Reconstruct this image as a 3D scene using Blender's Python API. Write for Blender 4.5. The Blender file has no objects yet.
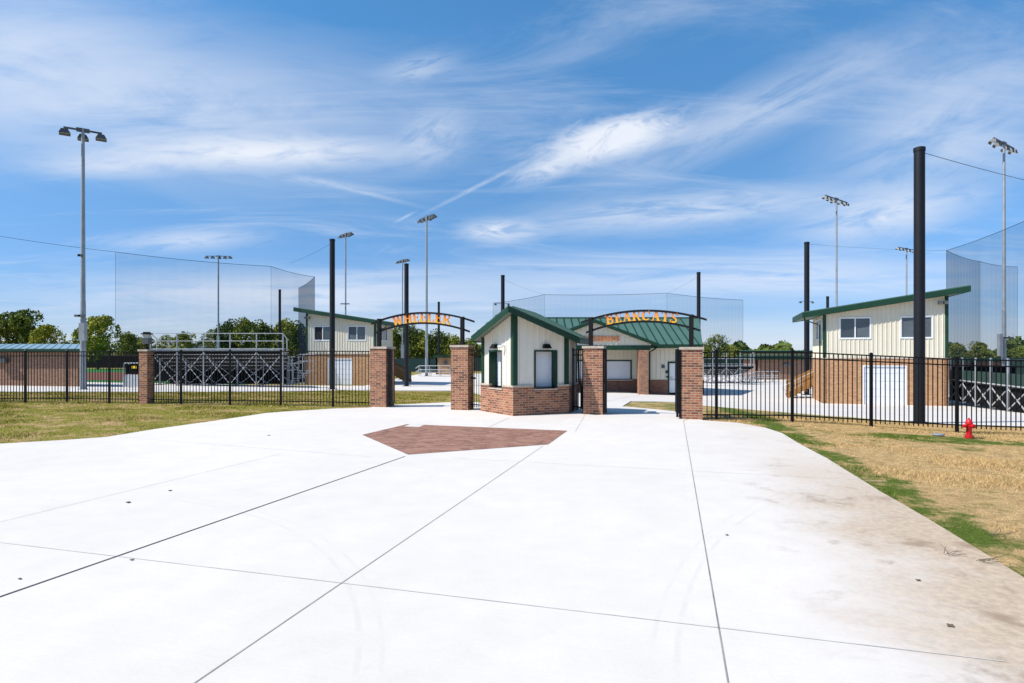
import bpy, bmesh, math, random
import numpy as np
from mathutils import Vector, Matrix
random.seed(7); rng = np.random.default_rng(7)
S = bpy.context.scene; COL = S.collection
F = 603.0; CH = 1.78; HY = 354.0; CX = 512.0
R = math.radians
AX = R(15.5)                                   # the walkway's own axis, turned a little right of the view
U = Vector((math.sin(AX), math.cos(AX), 0)); V = Vector((math.cos(AX), -math.sin(AX), 0))
def cl(v, a, b): return max(a, min(b, v))
def Z(x, y):
    """height of the site: level forecourt, falling about a metre to the ball fields"""
    t = cl((.342*x + .94*y - 18.0)/21, 0, 1)
    A = cl(.9 + (.0085*x if x < 0 else -.004*x), .55, .9)
    return -A*t - cl(.05*(x-7.5), 0, .24)
def G(px, py):
    lo, hi = 1.0, 3000.0
    for _ in range(50):
        d = (lo+hi)/2; x = (px-CX)/F*d
        if HY + (CH-Z(x, d))*F/d > py: lo = d
        else: hi = d
    return Vector((x, d, Z(x, d)))
def at(px, d): return (px-CX)/F*d
def zt(py, d): return CH + (HY-py)/F*d

# ------------------------------------------------------------------ materials
MATS = {}
class NT:
    def __init__(s, mat):
        s.t = mat.node_tree; s.n = s.t.nodes; s.l = s.t.links
    def new(s, ty, **kw):
        n = s.n.new(ty)
        for k, v in kw.items():
            if k.startswith('i_'):
                key = k[2:]
                key = int(key) if key.isdigit() else key.replace('_', ' ')
                sock = n.inputs[key]
                if hasattr(v, 'is_linked') or isinstance(v, bpy.types.NodeSocket): s.l.new(v, sock)
                else: sock.default_value = v
            else: setattr(n, k, v)
        return n
    def math(s, op, a, b=None, c=None):
        n = s.n.new('ShaderNodeMath'); n.operation = op
        for i, v in enumerate((a, b, c)):
            if v is None: continue
            if isinstance(v, bpy.types.NodeSocket): s.l.new(v, n.inputs[i])
            else: n.inputs[i].default_value = v
        return n.outputs[0]
    def mix(s, f, a, b, mode='MIX'):
        n = s.n.new('ShaderNodeMix'); n.data_type = 'RGBA'; n.blend_type = mode
        for sock, v in ((n.inputs[0], f), (n.inputs[6], a), (n.inputs[7], b)):
            if isinstance(v, bpy.types.NodeSocket): s.l.new(v, sock)
            elif isinstance(v, (int, float)): sock.default_value = v
            else: sock.default_value = (*v[:3], 1)
        return n.outputs[2]
    def ramp(s, f, stops):
        n = s.n.new('ShaderNodeValToRGB'); s.l.new(f, n.inputs[0]); e = n.color_ramp.elements
        while len(e) < len(stops): e.new(.5)
        for el, (p, c) in zip(e, stops):
            el.position = p; el.color = (*c[:3], 1) if not isinstance(c, (int, float)) else (c, c, c, 1)
        return n.outputs[0]
    def noise(s, vec, scale, detail=4, rough=.55, dist=0):
        n = s.n.new('ShaderNodeTexNoise'); n.inputs['Scale'].default_value = scale
        n.inputs['Detail'].default_value = detail; n.inputs['Roughness'].default_value = rough
        n.inputs['Distortion'].default_value = dist
        s.l.new(vec, n.inputs['Vector']); return n.outputs['Fac']
    def comb(s, x, y, z=0.0):
        n = s.n.new('ShaderNodeCombineXYZ')
        for i, v in enumerate((x, y, z)):
            if isinstance(v, bpy.types.NodeSocket): s.l.new(v, n.inputs[i])
            else: n.inputs[i].default_value = v
        return n.outputs[0]
    def smooth(s, v, a, b, lo=0.0, hi=1.0):
        n = s.n.new('ShaderNodeMapRange'); n.interpolation_type = 'SMOOTHSTEP'
        s.l.new(v, n.inputs[0])
        for i, q in enumerate((a, b, lo, hi)): n.inputs[i+1].default_value = q
        return n.outputs[0]
def new_mat(name):
    m = bpy.data.materials.new(name); m.use_nodes = True; MATS[name] = m
    t = NT(m); b = m.node_tree.nodes['Principled BSDF']
    g = t.new('ShaderNodeNewGeometry'); t.pos = g.outputs['Position']; t.nor = g.outputs['True Normal']; t.inc = g.outputs['Incoming']
    oi = t.new('ShaderNodeObjectInfo'); t.rand = oi.outputs['Random']
    t.b = b
    return m, t, b
def setc(t, b, c, rough=.6, metal=0., spec=.5):
    if isinstance(c, bpy.types.NodeSocket): t.l.new(c, b.inputs['Base Color'])
    else: b.inputs['Base Color'].default_value = (*c[:3], 1)
    if isinstance(rough, bpy.types.NodeSocket): t.l.new(rough, b.inputs['Roughness'])
    else: b.inputs['Roughness'].default_value = rough
    b.inputs['Metallic'].default_value = metal; b.inputs['Specular IOR Level'].default_value = spec
def bump(t, b, h, strength=.3, dist=.01):
    n = t.new('ShaderNodeBump'); n.inputs['Strength'].default_value = strength; n.inputs['Distance'].default_value = dist
    t.l.new(h, n.inputs['Height']); t.l.new(n.outputs[0], b.inputs['Normal'])
def plain(name, c, rough=.6, metal=0., var=.12, scale=3., spec=.5):
    m, t, b = new_mat(name)
    f = t.noise(t.pos, scale, 5, .6)
    f2 = t.noise(t.pos, scale*9, 3, .6)
    k = t.smooth(t.math('ADD', t.math('MULTIPLY', f, .7), t.math('MULTIPLY', f2, .3)), .3, .7, 1-var, 1+var)
    col = t.mix(1.0, c, t.comb(k, k, k), 'MULTIPLY')
    setc(t, b, col, rough, metal, spec); return m
plain('black_metal', (.005, .005, .006), .55, 0., .2, 3., .2)
plain('black_pole', (.008, .009, .013), .5, 0., .25, 1.2, .3)
plain('galvanised', (.30, .32, .34), .5, .35, .15, 2.)
plain('aluminium', (.46, .47, .48), .5, .3, .12, 2.)
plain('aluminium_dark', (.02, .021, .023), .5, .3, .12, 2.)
plain('white_metal', (.72, .73, .75), .5, 0., .05, 1.)
plain('shutter', (.70, .72, .76), .45, 0., .04, 1.)
plain('stone_cap', (.46, .38, .31), .85, 0., .18, 6.)
plain('soffit', (.16, .20, .16), .6, 0., .08)
plain('green_trim', (.008, .043, .023), .5, 0., .15, 2., .3)
plain('green_roof', (.062, .128, .10), .5, .0, .12, .7)
plain('cream', (.66, .605, .48), .5, 0., .05, .8)
plain('cream_light', (.71, .665, .56), .5, 0., .05, .8)
plain('red_paint', (.55, .008, .012), .35, 0., .15, 14.)
plain('bark', (.08, .06, .045), .9, 0., .3, 5.)
plain('lamp_housing', (.10, .102, .105), .5, .3, .15)
plain('lamp_glass', (.50, .50, .46), .25, .0, .12, 6.)
plain('dark_void', (.01, .01, .012), .8, 0., .1)
plain('window_glass', (.035, .045, .055), .06, 0., .2, .7, 1.0)
plain('curtain', (.08, .10, .115), .7, 0., .2, .8)
plain('teal_screen', (.004, .032, .036), .75, 0., .25, .8)
plain('green_screen', (.008, .035, .028), .75, 0., .25, .8)
plain('black_screen', (.006, .007, .008), .9, 0., .3, .8, .1)
plain('grey_building', (.5, .49, .46), .7)
plain('yellow_sign', (.8, .55, .01), .5)
plain('dry_leaf', (.12, .09, .05), .8, 0., .3, 30.)
plain('joint_dark', (.055, .055, .06), .9, 0., .35, 3.)
plain('joint_mid', (.24, .23, .215), .9, 0., .4, 2.)
plain('joint_grey', (.36, .355, .345), .9, 0., .3, 2.)
plain('joint_faint', (.50, .475, .44), .9, 0., .3, 2.)
plain('orange_letters', (.75, .20, .02), .5, 0., .05)
plain('dark_glass', (.02, .025, .03), .1)
plain('far_roof', (.025, .12, .085), .4, .1)

def brick_mat(name, c1, c2, c3, mortar, hz=False, bw=.205, rh=.0675):
    m, t, b = new_mat(name)
    sp = t.new('ShaderNodeSeparateXYZ'); t.l.new(t.pos, sp.inputs[0]); sn = t.new('ShaderNodeSeparateXYZ'); t.l.new(t.nor, sn.inputs[0])
    if hz:
        u = t.math('ADD', t.math('MULTIPLY', sp.outputs[0], math.cos(AX)), t.math('MULTIPLY', sp.outputs[1], -math.sin(AX)))
        w = t.math('ADD', t.math('MULTIPLY', sp.outputs[0], math.sin(AX)), t.math('MULTIPLY', sp.outputs[1], math.cos(AX)))
        vec = t.comb(u, w)
    else:
        u = t.math('SUBTRACT', t.math('MULTIPLY', sp.outputs[0], sn.outputs[1]), t.math('MULTIPLY', sp.outputs[1], sn.outputs[0]))
        vec = t.comb(u, sp.outputs[2])
    br = t.new('ShaderNodeTexBrick'); br.offset = .5
    t.l.new(vec, br.inputs['Vector'])
    for k, v in (('Scale', 1.), ('Mortar Size', .006), ('Mortar Smooth', .2), ('Bias', 0.), ('Brick Width', bw), ('Row Height', rh)):
        br.inputs[k].default_value = v
    br.inputs['Color1'].default_value = (0, 0, 0, 1); br.inputs['Color2'].default_value = (1, 1, 1, 1); br.inputs['Mortar'].default_value = (.5, .5, .5, 1)
    s = t.new('ShaderNodeSeparateColor'); t.l.new(br.outputs['Color'], s.inputs[0])
    c = t.ramp(s.outputs[0], [(0, c1), (.3, c2), (.62, c3), (1, c1)])
    n = t.noise(t.pos, 9., 5, .7); c = t.mix(t.smooth(n, .35, .75, 0, .5), c, tuple(.45*q for q in c2))
    n2 = t.noise(t.pos, .9, 3, .6); c = t.mix(t.smooth(n2, .3, .8, 0, .25), c, c3)
    c = t.mix(br.outputs['Fac'], c, mortar)
    setc(t, b, c, .85, 0, .25)
    bump(t, b, t.math('SUBTRACT', 1.0, br.outputs['Fac']), .5, .006)
    return m
brick_mat('brick', (.30, .108, .058), (.115, .043, .030), (.43, .19, .10), (.47, .37, .28))
brick_mat('brick_orange', (.47, .235, .11), (.37, .17, .08), (.55, .31, .155), (.48, .35, .23))
brick_mat('brick_tan', (.30, .155, .10), (.23, .115, .075), (.36, .20, .13), (.36, .26, .19))
brick_mat('brick_brown', (.20, .085, .055), (.15, .06, .042), (.26, .12, .08), (.27, .19, .14))
brick_mat('pavers', (.29, .135, .092), (.19, .085, .062), (.38, .20, .14), (.24, .18, .14), True, .21, .105)

def concrete(name, base, stains=False):
    m, t, b = new_mat(name)
    n1 = t.noise(t.pos, .22, 6, .6); n2 = t.noise(t.pos, 2.2, 6, .65); n3 = t.noise(t.pos, 40., 4, .7)
    k = t.math('ADD', t.math('MULTIPLY', t.math('SUBTRACT', n1, .5), .22), t.math('MULTIPLY', t.math('SUBTRACT', n2, .5), .20))
    k = t.math('ADD', k, t.math('MULTIPLY', t.math('SUBTRACT', n3, .5), .16)); k = t.math('ADD', k, 1.)
    # broom finish: fine streaks across the walk
    sp = t.new('ShaderNodeSeparateXYZ'); t.l.new(t.pos, sp.inputs[0])
    u = t.math('ADD', t.math('MULTIPLY', sp.outputs[0], math.cos(AX)), t.math('MULTIPLY', sp.outputs[1], -math.sin(AX)))
    w = t.math('ADD', t.math('MULTIPLY', sp.outputs[0], math.sin(AX)), t.math('MULTIPLY', sp.outputs[1], math.cos(AX)))
    st = t.noise(t.comb(t.math('MULTIPLY', u, 1.2), t.math('MULTIPLY', w, 60.)), 1., 3, .6)
    k = t.math('ADD', k, t.math('MULTIPLY', t.math('SUBTRACT', st, .5), .09))
    col = t.mix(1.0, base, t.comb(k, k, k), 'MULTIPLY')
    if stains:
        # slabs poured on different days: each bay a slightly different grey
        bu = t.math('FLOOR', t.math('DIVIDE', t.math('SUBTRACT', u, .1), 3.05)); bw_ = t.math('FLOOR', t.math('DIVIDE', t.math('SUBTRACT', w, 4.17), 5.4))
        wn = t.new('ShaderNodeTexWhiteNoise'); t.l.new(t.comb(bu, bw_), wn.inputs['Vector'])
        kk = t.smooth(wn.outputs['Value'], 0, 1, .98, 1.01); col = t.mix(1.0, col, t.comb(kk, kk, kk), 'MULTIPLY')
        # soil washed off the lawn onto the right edge
        e = t.math('SUBTRACT', t.math('ADD', 3.05, t.math('MULTIPLY', sp.outputs[1], .22)), sp.outputs[0])   # distance from the edge
        ns = t.noise(t.pos, .9, 6, .62, .6)
        ee = t.math('ADD', e, t.math('MULTIPLY', t.math('SUBTRACT', ns, .5), 2.2))
        fade = t.smooth(sp.outputs[1], 5.5, 12., 1., .22)
        soil = t.math('MULTIPLY', t.smooth(ee, 2.0, .2, 0, .9), fade)
        grit = t.noise(t.pos, 14., 6, .75); gk = t.smooth(grit, .3, .7, .72, 1.12)
        col = t.mix(soil, col, t.mix(1., (.46, .345, .235), t.comb(gk, gk, gk), 'MULTIPLY'))
        nb = t.noise(t.pos, 1.7, 7, .66, .4)
        dk = t.math('MULTIPLY', t.math('MULTIPLY', t.smooth(nb, .52, .70, 0, .75), t.smooth(e, 2.4, .7, 0, 1)), fade)
        col = t.mix(t.math('MULTIPLY', dk, gk), col, (.22, .15, .095))
        # faint grey drips and smudges elsewhere
        nd = t.noise(t.pos, 1.1, 7, .7, 1.2); col = t.mix(t.smooth(nd, .62, .78, 0, .30), col, (.36, .34, .30))
        vo = t.new('ShaderNodeTexVoronoi'); vo.inputs['Scale'].default_value = 1.3; t.l.new(t.pos, vo.inputs['Vector'])
        col = t.mix(t.smooth(vo.outputs['Distance'], .02, .006, 0, .35), col, (.12, .11, .10))
        # turning tyre marks: thin arcs
        for (cx, cy, r, wd, a) in ((-6.0, 2.5, 5.2, .03, .14), (-6.0, 2.5, 5.34, .025, .10), (9.5, 1., 8.9, .03, .14), (9.5, 1., 9.05, .025, .12)):
            dx = t.math('SUBTRACT', sp.outputs[0], cx); dy = t.math('SUBTRACT', sp.outputs[1], cy)
            rr = t.math('SQRT', t.math('ADD', t.math('MULTIPLY', dx, dx), t.math('MULTIPLY', dy, dy)))
            f = t.smooth(t.math('ABSOLUTE', t.math('SUBTRACT', rr, r)), wd, wd*.3, 0, a)
            col = t.mix(t.math('MULTIPLY', f, t.smooth(n2, .4, .6, 0, 1)), col, (.30, .29, .28))
    setc(t, b, col, .85, 0, .2)
    bump(t, b, n3, .15, .004)
    return m
concrete('concrete', (.605, .562, .518), True)
concrete('concrete_back', (.585, .545, .505))

def lawn_color(t, green_bias):
    """green_bias: socket or number, 0 straw .. 1 green"""
    a = t.noise(t.pos, .35, 6, .65); b_ = t.noise(t.pos, 1.6, 6, .7); c_ = t.noise(t.pos, 25., 4, .8)
    k = t.math('ADD', t.math('ADD', t.math('MULTIPLY', t.math('SUBTRACT', a, .5), 1.3), t.math('MULTIPLY', t.math('SUBTRACT', b_, .5), 2.3)), green_bias)
    k = t.smooth(k, .25, .75)
    green = t.ramp(c_, [(.25, (.07, .10, .016)), (.5, (.16, .185, .03)), (.75, (.30, .29, .075))])
    sp_ = t.new('ShaderNodeSeparateXYZ'); t.l.new(t.pos, sp_.inputs[0])
    green = t.mix(t.smooth(sp_.outputs[0], -1., 3.), t.mix(1., green, (1.25, 1.0, .9), 'MULTIPLY'), t.mix(1., green, (.52, .64, .55), 'MULTIPLY'))
    straw = t.ramp(c_, [(.25, (.27, .165, .07)), (.5, (.46, .31, .145)), (.75, (.62, .45, .24))])
    d_ = t.noise(t.pos, 5., 5, .75); straw = t.mix(t.smooth(d_, .42, .62, 0, .45), straw, (.17, .125, .05))
    return t.mix(k, straw, green)
def lawn_bias(t):
    sp = t.new('ShaderNodeSeparateXYZ'); t.l.new(t.pos, sp.inputs[0]); x, y = sp.outputs[0], sp.outputs[1]
    left = t.smooth(x, 3., -3., 0, 1)
    e = t.math('SUBTRACT', x, t.math('ADD', 3.05, t.math('MULTIPLY', y, .22)))
    edge = t.smooth(t.math('ABSOLUTE', t.math('SUBTRACT', e, .22)), .62, .1, 0, .48)          # greener strip that lines the slab
    dx = t.math('SUBTRACT', x, 9.8); dy = t.math('SUBTRACT', y, 13.6)
    hyd = t.smooth(t.math('ADD', t.math('MULTIPLY', dx, dx), t.math('MULTIPLY', t.math('MULTIPLY', dy, dy), 6.)), 6., .5, 0, .5)
    far = t.smooth(y, 17.5, 20., 0, .3)
    rg = t.math('MULTIPLY', t.math('SUBTRACT', t.noise(t.pos, 3.5, 5, .7), .5), .9)
    right = t.math('ADD', t.math('ADD', t.math('ADD', edge, rg), hyd), t.math('ADD', far, .17))
    return t.math('ADD', t.math('MULTIPLY', left, .62), t.math('MULTIPLY', t.math('SUBTRACT', 1., left), right))
m, t, b = new_mat('lawn'); setc(t, b, lawn_color(t, lawn_bias(t)), .95, 0, .1); bump(t, b, t.noise(t.pos, 30., 4, .8), .8, .03)
m, t, b = new_mat('grass_blade'); c = lawn_color(t, lawn_bias(t)); c = t.mix(1., c, (1.35, 1.35, 1.3), 'MULTIPLY'); setc(t, b, c, .8, 0, .15)
b.inputs['Transmission Weight'].default_value = 0
m, t, b = new_mat('turf'); c = t.mix(t.noise(t.pos, .4), (.02, .12, .03), (.035, .17, .04)); setc(t, b, c, .9, 0, .1)
m, t, b = new_mat('infield_dirt'); c = t.mix(t.noise(t.pos, .6, 5), (.12, .05, .035), (.19, .085, .06)); setc(t, b, c, .95, 0, .1)
# timber
m, t, b = new_mat('timber')
sc = t.new('ShaderNodeMapping'); sc.inputs['Scale'].default_value = (1, 1, 8); t.l.new(t.pos, sc.inputs[0])
c = t.ramp(t.noise(sc.outputs[0], 3., 5, .6), [(.3, (.20, .10, .035)), (.6, (.36, .20, .075)), (.8, (.45, .28, .12))]); setc(t, b, c, .75, 0, .2)
plain('timber_dark', (.17, .095, .05), .8, 0., .25, 6.)
# letters: paint runs from orange at the top to yellow at the foot of each letter
m, t, b = new_mat('letter_paint')
tc = t.new('ShaderNodeTexCoord'); sp = t.new('ShaderNodeSeparateXYZ'); t.l.new(tc.outputs['Object'], sp.inputs[0])
c = t.ramp(sp.outputs[2], [(.0, (.85, .42, .02)), (.12, (.78, .27, .015)), (.27, (.66, .16, .012))]); setc(t, b, c, .45, 0, .4)
# foliage
def foliage(name, a, b_, c_):
    m, t, b = new_mat(name)
    n = t.noise(t.pos, .35, 4, .6); n2 = t.noise(t.pos, 2.2, 3, .6)
    k = t.math('ADD', t.math('MULTIPLY', n, .55), t.math('MULTIPLY', n2, .45))
    k = t.math('ADD', k, t.math('MULTIPLY', t.math('SUBTRACT', t.rand, .5), .12))
    c = t.ramp(k, [(.34, a), (.5, b_), (.66, c_)]); setc(t, b, c, .75, 0, .2)
foliage('leaves', (.06, .09, .014), (.16, .20, .028), (.33, .32, .055))
foliage('leaves_yellow', (.11, .14, .014), (.26, .27, .028), (.45, .40, .05))
foliage('leaves_dark', (.036, .065, .014), (.095, .13, .022), (.20, .22, .038))
# netting: the threads are finer than a pixel, so the sheet lets most light through; a slanting view crosses more threads
m, t, b = new_mat('netting')
setc(t, b, (.004, .012, .028), .9, 0, .05)
dp = t.new('ShaderNodeVectorMath', operation='DOT_PRODUCT'); t.l.new(t.nor, dp.inputs[0]); t.l.new(t.inc, dp.inputs[1])
co = t.math('MAXIMUM', t.math('ABSOLUTE', dp.outputs['Value']), .08)
sp = t.new('ShaderNodeSeparateXYZ'); t.l.new(t.pos, sp.inputs[0])
w = t.new('ShaderNodeTexWave'); w.inputs['Scale'].default_value = .5; w.inputs['Distortion'].default_value = 2.; w.inputs['Detail Scale'].default_value = .3
t.l.new(t.pos, w.inputs['Vector'])
base = t.math('ADD', .085, t.math('MULTIPLY', w.outputs['Fac'], .012))
al = t.math('MINIMUM', t.math('DIVIDE', base, co), .6)
t.l.new(al, b.inputs['Alpha'])

# ------------------------------------------------------------------ mesh helper
class MB:
    def __init__(s): s.v = []; s.f = []
    def quad(s, pts): n = len(s.v); s.v += [tuple(p) for p in pts]; s.f.append(tuple(range(n, n+len(pts)))); return s
    def prism(s, bottom, top):
        n = len(s.v); k = len(bottom); s.v += [tuple(p) for p in bottom]+[tuple(p) for p in top]
        s.f.append(tuple(range(n+k-1, n-1, -1))); s.f.append(tuple(range(n+k, n+2*k)))
        for i in range(k):
            j = (i+1) % k; s.f.append((n+i, n+j, n+k+j, n+k+i))
        return s
    def box(s, x0, y0, z0, x1, y1, z1):
        return s.prism([(x0, y0, z0), (x1, y0, z0), (x1, y1, z0), (x0, y1, z0)], [(x0, y0, z1), (x1, y0, z1), (x1, y1, z1), (x0, y1, z1)])
    def obox(s, o, a, b_, c):
        """box from corner o with edge vectors a, b, c"""
        o, a, b_, c = map(Vector, (o, a, b_, c))
        if a.cross(b_).dot(c) < 0: a, b_ = b_, a
        return s.prism([o, o+a, o+a+b_, o+b_], [o+c, o+a+c, o+a+b_+c, o+b_+c])
    def bar(s, p, q, w, h=None):
        """rectangular bar p->q"""
        p, q = Vector(p), Vector(q); h = h or w; d = (q-p).normalized()
        up = Vector((0, 0, 1)) if abs(d.z) < .95 else Vector((0, 1, 0))
        a = d.cross(up).normalized(); c = a.cross(d)
        return s.obox(p-a*w/2-c*h/2, a*w, c*h, q-p)
    def tube(s, pts, r, n=8, caps=True):
        pts = [Vector(p) for p in pts]; rs = r if isinstance(r, (list, tuple)) else [r]*len(pts)
        base = len(s.v); prev = None
        for i, p in enumerate(pts):
            d = (pts[min(i+1, len(pts)-1)]-pts[max(i-1, 0)]).normalized()
            up = Vector((0, 0, 1)) if abs(d.z) < .9 else Vector((0, 1, 0))
            a = d.cross(up).normalized(); c = d.cross(a)
            for k in range(n):
                an = 2*math.pi*k/n; s.v.append(tuple(p+(a*math.cos(an)+c*math.sin(an))*rs[i]))
        for i in range(len(pts)-1):
            for k in range(n):
                k2 = (k+1) % n; o = base+i*n
                s.f.append((o+k, o+n+k, o+n+k2, o+k2))
        if caps: s.f.append(tuple(base+k for k in range(n))); s.f.append(tuple(base+(len(pts)-1)*n+k for k in range(n-1, -1, -1)))
        return s
    def lathe(s, o, prof, n=16):
        o = Vector(o); base = len(s.v)
        for (r, z) in prof:
            for k in range(n): s.v.append((o.x+r*math.cos(2*math.pi*k/n), o.y+r*math.sin(2*math.pi*k/n), o.z+z))
        for i in range(len(prof)-1):
            for k in range(n):
                k2 = (k+1) % n; s.f.append((base+i*n+k, base+i*n+k2, base+(i+1)*n+k2, base+(i+1)*n+k))
        s.f.append(tuple(base+k for k in range(n-1, -1, -1))); s.f.append(tuple(base+(len(prof)-1)*n+k for k in range(n)))
        return s
    def build(s, name, mat, parent=None, smooth=False):
        m = bpy.data.meshes.new(name); o = Vector((0, 0, 0))
        if parent is not None: o = Vector(parent['_w']) if '_w' in parent else o
        m.from_pydata([(v[0]-o.x, v[1]-o.y, v[2]-o.z) for v in s.v], [], s.f); m.update()
        m.materials.append(MATS[mat])
        if smooth:
            m.polygons.foreach_set('use_smooth', [True]*len(m.polygons))
            try: m.set_sharp_from_angle(angle=R(40))
            except Exception: pass
        ob = bpy.data.objects.new(name, m); COL.objects.link(ob)
        if parent is not None:
            ob.parent = parent
            if '_w' in parent: ob['_w'] = tuple(o)
        return ob
def thing(name, label, cat, loc, group=None):
    o = bpy.data.objects.new(name, None); COL.objects.link(o); o.location = loc; o['_w'] = tuple(loc)
    o['label'] = label; o['category'] = cat; o.empty_display_size = .3
    if group: o['group'] = group
    return o
def tag(o, label, cat, group=None):
    o['label'] = label; o['category'] = cat
    if group: o['group'] = group
    return o
def kind(o, k='structure', label=None, cat=None):
    o['kind'] = k
    if label: o['label'] = label
    if cat: o['category'] = cat
    return o
def copy_tree(o, parent=None):
    c = o.copy(); COL.objects.link(c); c.parent = parent
    for ch in [k for k in KIDS.get(o.name, [])]: copy_tree(ch, c)
    return c
KIDS = {}

# ------------------------------------------------------------------ ground sheets
def sheet(name, poly, off, mat, thick=0., step=1.0):
    bm = bmesh.new(); vs = [bm.verts.new((p[0], p[1], 0)) for p in poly]; bm.faces.new(vs)
    xs = [p[0] for p in poly]; ys = [p[1] for p in poly]
    def cuts(a, b_):
        out = []; q = math.ceil(a)
        while q < b_:
            out.append(q); q += 1 if abs(q) < 50 else 10
        return out
    for x in cuts(min(xs), max(xs)):
        g = bm.verts[:]+bm.edges[:]+bm.faces[:]; bmesh.ops.bisect_plane(bm, geom=g, plane_co=(x, 0, 0), plane_no=(1, 0, 0))
    for y in cuts(min(ys), max(ys)):
        g = bm.verts[:]+bm.edges[:]+bm.faces[:]; bmesh.ops.bisect_plane(bm, geom=g, plane_co=(0, y, 0), plane_no=(0, 1, 0))
    if thick:
        be = [e for e in bm.edges if e.is_boundary]
        r = bmesh.ops.extrude_edge_only(bm, edges=be)
        low = {v for v in r['geom'] if isinstance(v, bmesh.types.BMVert)}
    else: low = set()
    for v in bm.verts: v.co.z = Z(v.co.x, v.co.y)+off-(thick if v in low else 0)
    bmesh.ops.triangulate(bm, faces=bm.faces[:])
    for f in bm.faces:
        f.normal_update()
        if f.normal.z < -.5: f.normal_flip()
    m = bpy.data.meshes.new(name); bm.to_mesh(m); bm.free(); m.materials.append(MATS[mat])
    o = bpy.data.objects.new(name, m); COL.objects.link(o); return o
LAWN = -.035
# one ground sheet to the horizon, fine grid near, coarse far
def ground():
    ax = sorted(set([-3000, -1500, -800, -400, -200, -120, -80]+list(range(-60, 71, 1))+[80, 100, 150, 250, 500, 1000, 1800, 3000]))
    ay = sorted(set([-200, -60, -30]+list(range(-20, 101, 1))+[120, 160, 220, 350, 600, 1000, 1800, 3500]))
    X, Y = len(ax), len(ay)
    vs = [(x, y, Z(x, y)+LAWN) for y in ay for x in ax]
    fs = [(j*X+i, j*X+i+1, (j+1)*X+i+1, (j+1)*X+i) for j in range(Y-1) for i in range(X-1)]
    m = bpy.data.meshes.new('ground'); m.from_pydata(vs, [], fs); m.materials.append(MATS['lawn'])
    o = bpy.data.objects.new('ground', m); COL.objects.link(o); kind(o)
ground()
def gp(px, py): p = G(px, py); return (p.x, p.y)
left_edge = [gp(*q) for q in ((368, 407.6), (333, 408.6), (300, 410.5), (284, 411.6), (266, 413), (213, 421), (155, 429), (106, 437), (60, 440.2), (0, 443.6))]
right_edge = [(4.08, 4.8), (4.5, 6.52), gp(880, 491), gp(826.5, 458), gp(800, 444), gp(782, 433), gp(765, 427.6), gp(737, 422.6), gp(703, 420.2)]
# forecourt slab, out to both sides behind the camera, up to the gate line and on through the right gate
wedge = [(x, y) for x, y in (gp(675, 411.2), gp(650, 408.6), gp(622.7, 406.3), gp(631, 400.9), gp(678, 402), gp(701, 404.6), gp(760, 409.6), gp(850, 416.4))]
forecourt_poly = [(-40, -14), (3.2, -14), (3.6, 0), (3.8, 3)] + right_edge + [wedge[0], wedge[1], wedge[2], (3.0, 23.0), (1.2, 23.5), (-1.0, 22.4), gp(478, 402), gp(451, 402.2), gp(420, 403.4), gp(393, 404.8)] + left_edge + [(-19, 11.6), (-30, 10.5), (-40, 10)]
kind(sheet('plaza', forecourt_poly, 0, 'concrete', .12))
inner = [(3.0, 23.03), (4.21, 23.03), wedge[3], wedge[4], wedge[5], wedge[6], wedge[7], (14, 18.6), (20, 18.0), (34, 16.5), (60, 16), (60, 78), (-12, 82), (-12, 49), (-60, 47), (-60, 26)] + [gp(*q) for q in ((0, 391.6), (100, 391.5), (180, 391.7), (285, 391.2), (340, 390.2), (393, 390.5), (450, 390.7), (476, 393))] + [(-1.0, 30), (0.2, 25.5), (1.2, 23.53)]
kind(sheet('inner_plaza', inner, -.002, 'concrete_back', .12))
patch = [G(*q) for q in ((362.3, 434.9), (408, 454.7), (548.2, 444.5), (567.3, 430.8), (407.3, 424.2))]
o = MB().quad([(p.x, p.y, .004) for p in patch]).build('brick_paving', 'pavers'); kind(o)
o = MB().quad([(p.x, p.y, .008) for p in [G(*q) for q in ((404, 426.8), (419, 427.3), (424, 425.2), (410, 424.4))]]).build('paving_slab', 'concrete_back'); kind(o)
dirt = sheet('infield_dirt', [(-60, 54), (-24, 54), (-20, 66), (-26, 78), (-60, 78)], -.01, 'infield_dirt'); kind(dirt)
kind(sheet('turf_field', [(-75, 49), (-22, 49), (-22, 53.9), (-60.1, 53.9), (-60.1, 78.1), (-26, 78.1), (-22, 95), (-75, 95)], -.014, 'turf'))
# joints cut or filled in the forecourt
def strip(name, pts, w, mat, z=.004):
    mb = MB()
    for a, b_ in zip(pts, pts[1:]):
        a = Vector((*a, 0)); b_ = Vector((*b_, 0)); d = (b_-a).normalized(); n = Vector((-d.y, d.x, 0))*w/2
        mb.quad([(*(a-n).xy, z), (*(b_-n).xy, z), (*(b_+n).xy, z), (*(a+n).xy, z)])
    return kind(mb.build(name, mat))
def ext(p, q, a, b_):
    p, q = Vector(p), Vector(q); d = (q-p).normalized(); return [tuple(p-d*a), tuple(q+d*b_)]
strip('expansion_joint', ext(gp(0, 597), gp(405, 456.5), 8, 0), .02, 'joint_dark')
strip('expansion_joint', ext(gp(728, 683), gp(683.5, 420.5), 3, 0), .0095, 'joint_mid')
strip('control_joint', ext(gp(195, 683), gp(543, 446), 3, 0), .007, 'joint_mid')
strip('control_joint', ext(gp(0, 542.7), gp(1005, 662), 8, 0), .0065, 'joint_faint')
strip('control_joint', ext(gp(0, 522), gp(173, 480), 6, 2.3), .008, 'joint_faint')
strip('control_joint', ext(gp(452, 458), gp(600, 466), 0, 4.), .008, 'joint_faint')
strip('control_joint', [gp(509, 418), gp(489, 427)], .012, 'joint_grey')
strip('control_joint', [gp(683, 421), gp(690, 418.4)], .012, 'joint_grey')
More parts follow.
